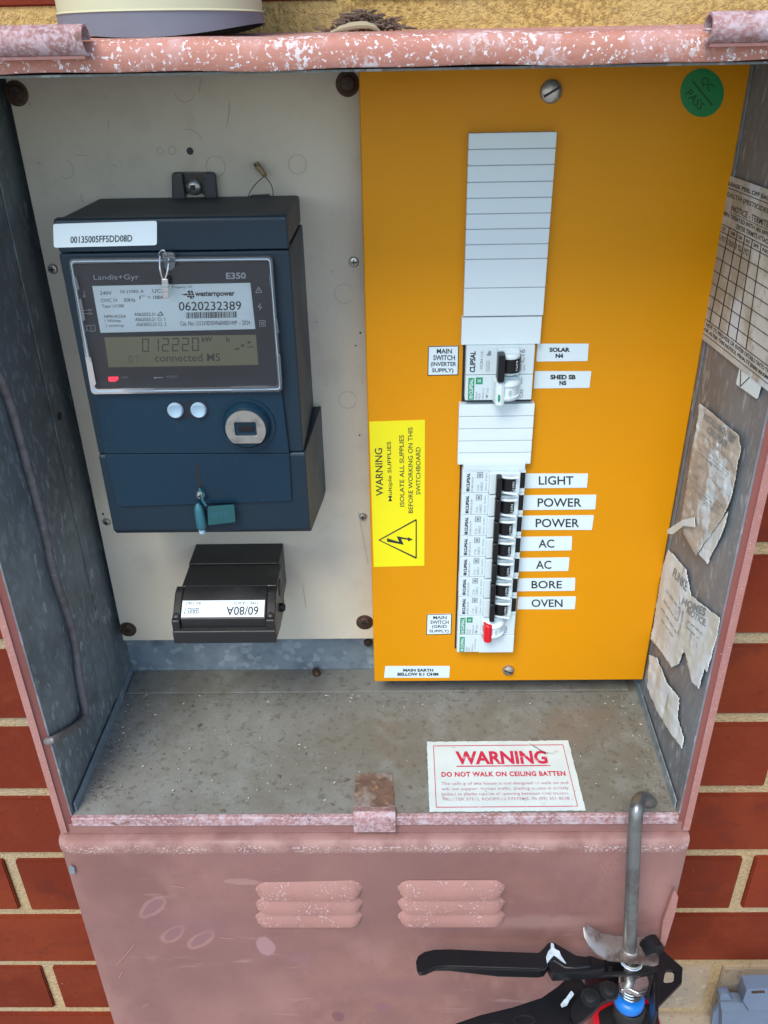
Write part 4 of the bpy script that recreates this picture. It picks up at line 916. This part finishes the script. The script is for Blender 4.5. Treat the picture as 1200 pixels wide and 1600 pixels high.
p=MB(); p.poly([at(a,b,YL-.0001) for a,b in z5([(495,672),(500,666),(508,669),(545,668),(545,672),(508,673),(503,678)])])
# little pictograms down both sides
def stroke(L,w=1.0):
    for (a,b) in zip(L[:-1],L[1:]):
        d=(b[0]-a[0],b[1]-a[1]); l=math.hypot(*d) or 1; n=(-d[1]/l*w,d[0]/l*w)
        p.poly([at(x_,y_,YL-.0001) for x_,y_ in z5([(a[0]+n[0],a[1]+n[1]),(b[0]+n[0],b[1]+n[1]),(b[0]-n[0],b[1]-n[1]),(a[0]-n[0],a[1]-n[1])])])
stroke([(110,192),(112,215),(104,222),(112,228),(119,221),(112,215)],1.2)
stroke([(108,300),(135,298),(135,293),(155,299),(136,304),(135,298)],1.2); stroke([(112,318),(128,317),(136,322),(158,318),(137,312),(128,317)],1.2)
stroke([(125,382),(147,384),(170,380),(173,412),(150,416),(128,411),(125,382)],1.2); stroke([(147,384),(150,416)],1.2)
stroke([(1057,203),(1073,170),(1091,200),(1057,203)],1.8); stroke([(1073,182),(1075,194)],1.8)
stroke([(1085,262),(1070,282),(1090,280),(1078,298)],2.0)
stroke([(1078,356),(1108,355),(1110,386),(1080,388),(1078,356)],1.5); stroke([(1087,365),(1100,364),(1101,377),(1089,378),(1087,365)],1.5)
p.build('pictograms',M['paleink'],met,smooth=False)
# clear hinged window: rim and pane
def ringpx(outer,inner,y0,y1,name,m):
    O=[at(a,b,y0) for a,b in outer]; I=[at(a,b,y0) for a,b in inner]
    return MB().ring(O,I,(0,y1-y0,0)).build(name,M[m],win,smooth=False)
win=MB().slab(rounded([(113,413),(420,409),(434,602),(150,607)],4),YM-.0042,.0008).build('window_pane',M['clear'],met,smooth=False,label='clear hinged window over the data label')
ringpx(rounded([(107,405),(425,401),(441,612),(143,616)],7),rounded([(113,412),(420,408),(434,603),(149,608)],5),YM-.0046,YM-.0008,'window_rim','clear_edge')
ringpx(rounded([(110,408),(422,404),(438,609),(146,613)],6),rounded([(111.2,409.5),(421,405.5),(436.8,607.6),(147.4,611.6)],6),YM-.0050,YM-.0046,'rim_ridge','button')
for q in ([(112,435),(119,433),(124,452),(117,454)],[(121,468),(127,467),(133,500),(127,502)],[(135,560),(142,558),(150,600),(144,606)],[(420,430),(426,428),(428,446),(422,448)],[(427,500),(433,499),(436,520),(430,522)],[(432,555),(438,554),(441,600),(436,602)],[(190,608),(240,607),(240,614),(191,615)],[(362,604),(418,603),(419,611),(362,612)]):
    MB().slab(q,YM-.0052,.0006).build('rim_tab',M['clear_edge'],win,smooth=False)
# white serial sticker on the cap
sn=MB().slab(rounded([(83,350),(245,345),(245,383),(84,387)],4),YM-.0004,.0003).build('serial_label',M['paper'],met,smooth=False,label='white serial number label')
lettering(sn,[('00135005FF5DD08D',[(110,369.5),(206.5,367),(206.5,377.5),(110,380)],dict(bold=.012))],'ink',YM-.0006)
# buttons in their pill recess
pill=MB().slab(rounded([(259,628),(327,627),(327,654),(260,655)],13,6),FP-.0002,.0002).build('button_recess',M['bezel'],met,smooth=False)
for (x,y) in ((274.5,640.5),(310.8,640)):
    c=at(x,y,FP); MB().lathe(c,(0,-1,0),[(.0050,0),(.0050,.0016),(.0042,.0026),(.0030,.0022),(.0010,.0016)],28).build('push_button',M['button'],met,ang=60)
lettering(met,[('1',(274,659,277,664),{}),('2',(310,660,315,665),{})],'ink',FP-.0002,'button_lettering')
# optical port
c=at(386,664,FP)
port=MB().lathe(c,(0,-1,0),[(.0180,0),(.0178,.0010),(.0168,.0010),(.0150,.0006),(.0146,.0030),(.0128,.0050)],48).build('optical_port',M['navy_s'],met,ang=40)
rr_=.0126; cc=c+Vector((0,0,-.0005)); outer=[]
flat=-.0094
for i in range(40):
    a=2*math.pi*i/40; x_=rr_*math.cos(a); z_=max(rr_*math.sin(a),flat); outer.append(Vector((cc.x+x_,YM-.0080,cc.z+z_)))
hw,hh=.0068,.0046; inner=[]
for o_ in outer:
    dx,dz=o_.x-cc.x,o_.z-cc.z; k=min(hw/abs(dx) if abs(dx)>1e-6 else 9,hh/abs(dz) if abs(dz)>1e-6 else 9); inner.append(Vector((cc.x+dx*k,YM-.0080,cc.z+dz*k+.0004)))
MB().ring(outer,inner,(0,.0028,0)).build('steel_ring',M['steel'],port,bevel=.0003,ang=50)
MB().box((cc.x-hw,YM-.0062,cc.z-hh+.0004),(cc.x+hw,YM-.0050,cc.z+hh+.0004)).build('port_window',M['deeprec'],port,smooth=False)
MB().box((cc.x-hw*.7,YM-.0074,cc.z-.0016),(cc.x+hw*.75,YM-.0060,cc.z+.0022)).build('port_lens',M['blk'],port,bevel=.0005)
# slot, captive screw
MB().slab([(305,728),(310,728),(315,760),(314,768),(311,768)],FP-.0002,.0002).build('screw_slot',M['deeprec'],met,smooth=False)
screw(314,773,FP-.0002,.0030,met,'screw')
# teal security seal
seal=thing('security_seal','teal plastic security seal with flat tag hanging from the meter cover screw','security seal',at(316,832,YM-.006),'seals on the electricity meter')
MB().lathe(at(316,828,YM-.0060),(-.02,0,1),[(.0016,0),(.0030,.0020),(.0034,.0028),(.0034,.0080),(.0031,.0150),(.0022,.0185),(.0010,.0200)],18).build('seal_body',M['teal_l'],seal,ang=50)
MB().lathe(at(316,831,YM-.0060),(-.02,0,1),[(.0021,-.0006),(.0021,.0018)],14).build('seal_plug',M['button'],seal)
tg=MB().slab(rounded([(324,792),(366,789),(368,816),(325,821)],3),YM-.0068,.0012).build('seal_tag',M['teal'],seal,bevel=.0003)
p=MB(); r=random.Random(4)
for i in range(9):
    x_=331+i*3.2; p.poly([at(a,b,YM-.0070) for a,b in ((x_,800-i*.3),(x_+1,799.5-i*.3),(x_+1.4,810-i*.3-r.random()*4),(x_+.4,810-i*.3-r.random()*4))])
p.build('moulded_marks',M['teal_l'],tg,smooth=False)
frq=[(327,795),(363,792),(365,813),(328,818)]; 
MB().tube([at(312,764,YM-.003),at(315,772,YM-.0066),at(317,782,YM-.0068),at(322,790,YM-.0062)],.0009,8,smooth=4).build('seal_strap',M['teal_l'],seal)
# wire seal on the window
ws=thing('wire_seal','white wire loop with crimped lead seal hanging over the meter label','wire seal',at(258,468,YM-.008),'seals on the electricity meter')
MB().tube([at(252,408,YM-.004),at(248,396,YM-.0070),at(256,391,YM-.0086),at(259,398,YM-.0080)],.00045,8,smooth=5).build('wire',M['chrome'],ws)
MB().tube([at(250,400,YM-.006),at(250,420,YM-.0088),at(255,440,YM-.0086)],.00045,8,smooth=5).build('wire',M['chrome'],ws)
MB().tube([at(264,404,YM-.006),at(262,422,YM-.0086),at(257,440,YM-.0086)],.00045,8,smooth=5).build('wire',M['chrome'],ws)
cr=MB().slab(rounded([(252,436),(262,436),(264,464),(261,468),(254,466)],2),YM-.0098,.0022).build('crimp',M['chrome'],ws,bevel=.0005)
for yy in (441,448,455): MB().slab([(253,yy),(262.5,yy),(262.7,yy+1.3),(253.2,yy+1.3)],YM-.0100,.0002).build('crimp_groove',M['greyink'],cr,smooth=False)
MB().slab(rounded([(252,394),(272,395),(274,412),(268,424),(258,422),(254,410)],4),YM-.0060,.0040).build('seal_boss',M['clear_edge'],met,bevel=.0008)
MB().lathe(at(266,414,YM-.0062),(0,-1,0),[(.0028,0),(.0024,.0014)],16).build('boss_cap',M['clear_edge'],met)
# hanger bracket above the meter
hb=thing('hanger_bracket','black plastic hanging bracket with a silver screw above the meter','bracket',at(303,311,YC))
z7=lambda L:[(260+a/6.316,240+b/6.316) for a,b in L]
MB().slab(rounded(z7([(50,185),(480,182),(505,440),(380,440),(360,395),(200,395),(180,450),(55,450)]),[7,7,0,0,2,2,0,0]),YC-.003,.003).build('bracket_plate',M['blk_dusty'],hb,bevel=.0006)
MB().slab(rounded(z7([(55,195),(150,195),(185,450),(60,450)]),[5,0,0,0]),YC-.007,.005).build('bracket_rib',M['navy_top'],hb,bevel=.0010)
MB().slab(rounded(z7([(362,195),(470,195),(498,440),(380,440)]),[0,5,0,0]),YC-.007,.005).build('bracket_rib',M['navy_top'],hb,bevel=.0010)
c=at(303,292,YC-.0035); s_=MB().lathe(c,(0,-1,0),[(.0052,0),(.0050,.0012),(.0038,.0026),(.0015,.0032)],24).build('screw',M['screw'],hb); k=.0016
MB().box((c.x-k,c.y-.0038,c.z-k),(c.x+k,c.y-.0026,c.z+k)).build('square_socket',M['deeprec'],s_,smooth=False)
# old lead seal standing behind the meter
ls=thing('lead_seal','small brass coloured lead seal on a thin wire loop above the meter','wire seal',at(405,307,YC-.006),'seals on the electricity meter')
P1=lambda x,y,d=.006: at(260+x/6.316,240+y/6.316,YC-d)
MB().tube([P1(805,440),P1(830,370),P1(890,290),P1(960,230)],.00028,6,smooth=5).build('wire',M['screw_brown'],ls)
MB().tube([P1(1050,440),P1(1052,380),P1(1030,300),P1(975,230)],.00028,6,smooth=5).build('wire',M['screw_brown'],ls)
brass=mat('old_brass',(.20,.15,.08),.45,.6,[('noise',400,.45,.6,(.08,.05,.03),.7)])
MB().slab(rounded([(395.5,256),(402,252.5),(415,272),(416,277),(411,277),(398,262)],2),YC-.0075,.0035).build('seal_body',brass,ls,bevel=.0007)
MB().lathe(at(399,258,YC-.0076),(0,-1,0),[(.0010,0),(.0010,.0003)],12).build('seal_hole',M['deeprec'],ls)
MB().slab([(391,306),(420,304.5),(420,308),(391,309)],YC-.006,.004).build('seal_base',M['deeprec'],ls,smooth=False)

# ================================================================== SERVICE FUSE
fu=thing('service_fuse','black service fuse holder with upside down rating label below the meter','fuse holder',at(350,1003,-.062))
fx0,fx1=-.1402,-.0710
yz_prism([(YC,.1460),(-.0085,.1452),(-.0085,.108),(YC,.108)],fx0,fx1,'fuse_base','blk_dusty',.0010,fu)
yz_prism([(-.0088,.1442),(-.0360,.1432),(-.0360,.106),(-.0088,.106)],fx0+.0004,fx1+.0016,'fuse_body','blk_dusty',.0010,fu)
yz_prism([(-.0362,.1440),(-.0480,.1400),(-.0600,.1310),(-.0600,.1140),(-.0362,.1080)],fx0+.0028,fx1-.0046,'fuse_carrier','blk_dusty',.0010,fu)
q=lambda x,y: at(x,y,-.061)
for (xa,xb) in ((fx0-.0030,fx0+.0028),(fx1-.0046,fx1+.0022)):
    yz_prism([(-.0362,.1438),(-.0440,.1425),(-.0560,.1330),(-.0625,.1310),(-.0625,.1130),(-.0362,.1070)],xa,xb,'carrier_cheek','blk_dusty',.0012,fu)
    MB().lathe(((xa+xb)/2,-.0575,.1322),(0,-.5,.87),[(.0020,0),(.0020,.0012),(.0012,.0014)],14).build('cheek_rivet',M['blk_dusty'],fu)
yz_prism([(-.0602,.1240),(-.0640,.1225),(-.0640,.1120),(-.0602,.1120)],fx0-.0030,fx1+.0022,'carrier_lip','blk_dusty',.0009,fu)
# rating label on the slanted carrier face (slope from (-.048,.140) to (-.060,.131))
def slant(u,v,off=.0004):
    # u 0..1 left->right, v 0..1 bottom->top as seen
    A_=Vector((fx0+.0036,-.0590,.13175)); B_=Vector((fx0+.0036,-.0490,.13925)); n_=Vector((0,-.6,.8))
    return A_+(B_-A_)*v+Vector(((fx1-fx0-.0095)*u,0,0))+n_*off
rl=MB().prism([slant(0,0),slant(1,0),slant(1,1),slant(0,1)],Vector((0,.6,-.8))*.0002).build('rating_label',M['paper'],fu,smooth=False,label='white rating label reading 60/80A upside down')
p=MB(); sm=lambda u,v: slant(u,v,.0006)
put_text(p,'60/80A',sub(sm,.54,.10,.93,.62,180),bold=.01); put_text(p,'SERIES 7',sub(sm,.03,.22,.21,.55,180)); put_text(p,'TYPE 11A 4152',sub(sm,.62,.74,.93,.92,180)); put_text(p,'BS 1361',sub(sm,.05,.76,.22,.92,180)); p.build('lettering',M['ink'],rl,smooth=False)
MB().lathe((fx1+.0010,-.034,.122),(1,0,0),[(.0034,0),(.0034,.0035),(.0020,.0050)],16).build('side_knob',M['blk'],fu)
MB().box((fx1+.0014,-.030,.130),(fx1+.0022,-.022,.140)).build('side_slot',M['deeprec'],fu,smooth=False)

# ================================================================== PIPE ON THE ROOF
pc=Vector((-.0968,-.0550,.494)); pr_=.0505
pipe=thing('downpipe','cream plastic pipe with a grey coupling standing on the meter box roof','pipe',pc)
def pipe_seg(z0f,z1,r,name,m):
    n=56; vs=[];fs=[]
    for i in range(n):
        a=2*math.pi*i/n; s=math.sin(a)
        vs.append((pc.x+r*math.cos(a),pc.y+r*s,z0f(s)))
    for i in range(n):
        a=2*math.pi*i/n; vs.append((pc.x+r*math.cos(a),pc.y+r*math.sin(a),z1))
    for i in range(n):
        a=2*math.pi*i/n; vs.append((pc.x+(r-.003)*math.cos(a),pc.y+(r-.003)*math.sin(a),z1))
    for i in range(n):
        j=(i+1)%n; fs+=[(i,j,n+j,n+i),(n+i,n+j,2*n+j,2*n+i)]
    return MB().add(vs,fs).build(name,M[m],pipe,ang=50)
ZBAND=at(257,15,pc.y-pr_).z
zb_=lambda s: .4942+.0058*(1-s*s) if s<0 else .4942+.0058*(1-s*s)
pipe_seg(zb_,ZBAND,pr_+.0006,'coupling','pipeband'); pipe_seg(lambda s:ZBAND-.002,2.3,pr_,'pipe_length','pipe')
MB().lathe((pc.x,pc.y,ZBAND-.0006),(0,0,1),[(pr_+.0002,0),(pr_+.0012,.0004),(pr_+.0002,.0012)],56).build('coupling_bead',M['pipe'],pipe,ang=60)
# twig nest behind the fascia
r=random.Random(12); tw=MB()
c0=at(572,48,-.030)
for i in range(300):
    x=c0.x+r.gauss(-.001,.0095); k=max(0,1-abs(x-c0.x)/.024); z=.4960+r.random()*.0095*k; y=-.030+r.uniform(-.012,.016); a=r.uniform(0,6.28); L=r.uniform(.003,.009); e=r.uniform(-.1,.3)
    if abs(x-c0.x)>.024: continue
    d=Vector((math.cos(a)*math.cos(e),math.sin(a)*math.cos(e)*.7,math.sin(e)))*L
    tw.tube([(x,y,z),Vector((x,y,z))+d*.5+Vector((0,0,.0004)),Vector((x,y,z))+d],[.0005,.0006,.0002],5)
nest=tw.build('twig_nest',M['twig']); tag(nest,'small heap of dry twigs and debris lying on the box roof','debris')
st=thing('bark_strip','curved pale bark strip under the twigs on the box roof','bark',c0+Vector((0,-.014,0)))
MB().tube([at(517,51,-.048),at(535,44,-.048),at(560,39.5,-.048),at(580,41,-.048),at(592,49,-.046)],[.0008,.0014,.0018,.0018,.0014,.0010],8,smooth=5).build('strip',M['straw'],st)

# ================================================================== CAULKING GUN
YG=-.152
gun=thing('caulking_gun','black caulking gun hung by its steel hook rod over the box lip','caulking gun',at(985,1598,YG))
rp=[at(1019,1268,-.104),at(1018,1258,-.108),at(1013,1250,-.1165),at(1004,1247,-.128),at(997,1254,-.138),at(994,1268,-.145),at(991,1310,-.150),at(988,1380,-.153),at(985,1450,-.155),at(984,1482,-.156)]
MB().tube(rp,.0049,16,smooth=5).build('hook_rod',M['rod'],gun)
MB().tube([at(984,1480,-.156),at(984,1540,-.156),at(984,1600,-.156),at(984,1680,-.156)],.0044,16).build('plunger_rod',M['rod'],gun)
zg=lambda L:[(880+a/3.75,1420+b/3.75) for a,b in L]
# the gun is seen steeply from above: most of its faces are horizontal
GA=-.156
def zof(px,py): return at(px,py,GA).z
def flat(px,z,th,name,m,bev=.001,parent=gun,seg=2,taper=None):
    top=[atz(a,b,z) for a,b in px]
    bot=[p-Vector((0,0,th if taper is None else th*taper(p))) for p in top]
    return MB().prism(top,(0,0,0),bot).build(name,M[m],parent,bevel=bev,seg=seg,ang=40)
z0=zof(985,1485)
Tp=zg([(130,92),(165,108),(215,138),(300,158),(375,163),(475,166),(520,215),(562,288)])
Bt=zg([(118,112),(122,165),(150,215),(200,262),(262,296),(420,312),(530,328),(558,320)])
dz=[.011,.0085,.0055,.002,0,0,0,0]; vs=[];fs=[]
for k in range(8):
    for j in range(5):
        t=j/4; a=(Tp[k][0]*(1-t)+Bt[k][0]*t,Tp[k][1]*(1-t)+Bt[k][1]*t); vs.append(atz(a[0],a[1],z0+dz[k]+.0012*math.sin(t*math.pi)*(k<4)))
m_=len(vs); vs+=[v-Vector((0,0,.0020)) for v in vs]
for k in range(7):
    for j in range(4):
        q0=k*5+j; fs+=[(q0,q0+1,q0+6,q0+5),(m_+q0+5,m_+q0+6,m_+q0+1,m_+q0)]
    fs+=[(k*5,k*5+5,m_+k*5+5,m_+k*5),(k*5+9,k*5+4,m_+k*5+4,m_+k*5+9)]
for j in range(4): fs+=[(j,m_+j,m_+j+1,j+1),(35+j,35+j+1,m_+35+j+1,m_+35+j)]
MB().add(vs,fs).build('thumb_plate',M['plate'],gun,ang=50)
MB().lathe(at(985,1484,GA),(0,0,1),[(.0066,-.001),(.0062,.0010),(.0052,.0020)],18).build('rod_collar',M['plate'],gun)
zh=lambda L:[(640+a/4.615,1430+b/4.615) for a,b in L]
zl=zof(780,1500)
up=zh([(45,330),(60,290),(105,260),(180,243),(290,240),(600,255),(930,266),(965,235),(1000,195),(1040,190),(1080,215),(1200,285),(1310,300),(1310,372),(1200,385),(1120,380),(1040,330),(1000,345),(975,380),(930,390),(640,382),(280,370),(185,380),(110,415),(70,424),(52,390)])
xs0=atz(650,1500,zl).x
lever=flat(up,zl,.0115,'upper_lever','blk',.0016,seg=3,taper=lambda p:.30+.70*min(1,max(0,(p.x-xs0-.006)/.05)))
rg=zh([(72,424),(112,416),(188,381),(280,371),(640,383),(930,391),(972,382),(996,352),(1002,358),(978,390),(932,399),(640,391),(280,379),(190,389),(114,424),(80,430)])
flat(rg,zl+.0010,.0016,'lever_ridge','blk_dusty',.0004,lever)
MB().lathe(atz(867,1501,zl-.004),(0,-.8,.6),[(.0030,0),(.0030,.0012),(.002,.0018)],14).build('rivet',M['blk_dusty'],lever)
MB().prism([atz(a,b,zl+.0009) for a,b in torn(zh([(1020,200),(1038,204),(1046,240),(1080,258),(1092,292),(1128,345),(1084,318),(1042,285),(1012,318),(992,345),(985,300),(1000,260),(1018,240)]),.4,5)],(0,0,-.0010)).build('sealant_smear',M['paint_smear'],lever,smooth=False)
zf=zof(940,1512)
flat(zg([(-90,330),(-60,300),(-30,215),(90,285),(160,272),(240,300),(245,352),(130,372),(-60,380)]),zl-.001,.010,'pivot_housing','blk',.0014)
# frame rails and dark channel behind the drive parts
flat(zg([(-60,372),(130,375),(480,358),(490,342),(545,338),(556,352),(552,366),(490,380),(140,394),(-50,398)]),zf,.0030,'frame_rail','blk_dusty',.0006)
MB().slab(zg([(130,330),(560,300),(560,640),(130,640)]),GA+.022,.003).build('frame_back',M['blk'],gun,bevel=.0006)
flat(zg([(536,360),(556,356),(558,600),(538,600)]),zf-.001,.030,'frame_side','blk',.0008)
flat(zg([(268,332),(286,332),(288,362),(270,362)]),zf+.002,.004,'frame_stop','blk',.0004)
hexp=zg([(548,222),(575,235),(700,345),(695,430),(558,570),(548,560)])
outer=hexp; sl=rounded(zg([(600,355),(655,358),(648,430),(585,436)]),5,3)
def keyed(out,inn,z,th,name,m,parent):
    cx=sum(p[0] for p in inn)/len(inn); cy=sum(p[1] for p in inn)/len(inn); n=60
    def ray_hit(P_,ang):
        d=(math.cos(ang),math.sin(ang)); best=None
        for i in range(len(P_)):
            a,b=P_[i],P_[(i+1)%len(P_)]; ex,ey=b[0]-a[0],b[1]-a[1]; den=d[0]*ey-d[1]*ex
            if abs(den)<1e-9: continue
            t=((a[0]-cx)*ey-(a[1]-cy)*ex)/den; s_=((a[0]-cx)*d[1]-(a[1]-cy)*d[0])/den
            if t>0 and -1e-6<=s_<=1+1e-6 and (best is None or t<best): best=t
        return (cx+d[0]*best,cy+d[1]*best)
    angs=sorted(set([2*math.pi*k/n for k in range(n)]+[math.atan2(p[1]-cy,p[0]-cx)%(2*math.pi) for p in out]))
    O=[atz(*ray_hit(out,a),z) for a in angs]; I=[atz(*ray_hit(inn,a),z) for a in angs]
    return MB().ring(O,I,(0,0,-th)).build(name,M[m],parent,bevel=.0003,ang=50)
keyed(hexp,sl,zf-.0002,.0035,'hanging_plate','blk',gun)
a_=zg([(500,190)])[0]; b_=zg([(540,255)])[0]
MB().tube([atz(*a_,z0+.001),atz(*b_,z0+.001)],.0078,18).build('plate_roll',M['blk'],gun)
def coil(px,py0,py1,rad,turns,wire,y=GA):
    a=at(px,py0,y); b=at(px,py1,y); P_=[]
    for i in range(turns*14+1):
        t=i/(turns*14); an=2*math.pi*turns*t; P_.append(a+(b-a)*t+Vector((math.cos(an)*rad,math.sin(an)*rad,0)))
    return MB().tube(P_,wire,6).build('spring',M['chrome'],gun)
coil(986,1494,1501,.0080,2,.0010); coil(985,1532,1550,.0082,4,.0010)
flat(rounded(zg([(330,432),(365,420),(400,430),(440,400),(495,390),(507,440),(495,485),(440,498),(385,470),(340,478)]),3),zof(985,1530),.0045,'drive_cam','chrome',.0014,seg=3)
MB().lathe(at(984,1555,GA),(0,0,-1),[(.0080,0),(.0105,.0008),(.0118,.0030),(.0118,.0085),(.0105,.0110)],28).build('blue_ring',M['blue'],gun,ang=50)
MB().lathe(at(984,1572,GA),(0,0,-1),[(.0108,-.002),(.0122,0),(.0122,.0200)],28).build('front_collar',M['blk_dusty'],gun,ang=50)
zq=zof(984,1590)
flat(zg([(205,600),(262,566),(322,548),(352,560),(360,600),(430,625),(470,600),(478,552),(552,545),(560,620),(575,760),(225,760)]),zq,.030,'front_housing','blk_dusty',.0020)
zk=zof(930,1540)
flat(zg([(100,500),(150,460),(220,425),(290,420),(325,445),(330,490),(290,520),(230,545),(170,610),(120,650),(60,690),(40,600),(60,540)]),zk+.010,.0060,'linkage_plate','blk',.0010)
for x,y in ((158,522),(268,480)):
    MB().lathe(atz(*zg([(x,y)])[0],zk+.010),(0,0,1),[(.0075,-.001),(.0072,.0010),(.0050,.0010),(.0048,.0022),(.0030,.0028)],22).build('rivet',M['blk_dusty'],gun,ang=30)
tr=flat([(905,1524),(884,1529),(872,1540),(846,1558),(800,1573),(750,1585),(712,1598),(690,1622),(700,1645),(840,1645),(880,1612),(900,1590),(915,1570),(920,1545)],zk+.003,.014,'trigger','blk',.0018,seg=3)
for x,y,rx in ((819,1594,18),(775,1607,20)):
    O=[atz(a,b,zk+.0036) for a,b in ell(x,y,rx,9,22)]; I=[atz(a,b,zk+.0036) for a,b in ell(x,y,rx-3,6.5,22)]
    MB().ring(O,I,(0,0,-.0012)).build('grip_ring',M['blk_dusty'],tr,smooth=False)
MB().prism([atz(a,b,zk+.0115) for a,b in torn([(893,1548),(897,1553),(890,1562),(886,1570),(878,1573),(876,1569),(884,1560),(890,1551)],.4,2)],(0,0,-.0012)).build('sealant_smear',M['paint_smear'],gun,smooth=False)
# red cradle of the cartridge
c=at(980,1592,-.156)
MB().lathe(c,(0,0,-1),[(.0230,0),(.0262,.002),(.0268,.012),(.0268,.16)],36,).build('cartridge_cradle',M['red'],gun,ang=50)

# ================================================================== GREY FITTING AT BOTTOM RIGHT
gf=thing('cable_fitting','blue grey plastic fitting with stepped blocks against the lower wall','plastic fitting',at(1170,1600,-.03))
def gs(L,y,th,name,bev=.0016): MB().slab(zg(L),y,th).build(name,M['greyplastic'],gf,bevel=bev,ang=35)
gs([(930,598),(1400,598),(1400,830),(925,830)],-.030,.010,'fitting_body')
gs([(868,690),(880,612),(920,566),(935,600),(925,700),(900,725)],-.022,.006,'side_clip')
gs([(920,552),(1060,554),(1085,602),(945,604),(925,597)],-.036,.012,'middle_block')
gs([(918,514),(945,505),(980,510),(992,540),(918,542)],-.038,.010,'round_boss',.003)
gs([(1075,476),(1400,468),(1400,600),(1090,600),(1052,545)],-.044,.016,'upper_block')
MB().prism([at(a,b,-.0444) for a,b in rounded(zg([(1103,484),(1180,480),(1183,494),(1105,497)]),1.5)],(0,.0005,0)).build('fitting_slot',M['screw_brown'],gf,smooth=False)

S.render.engine='CYCLES'
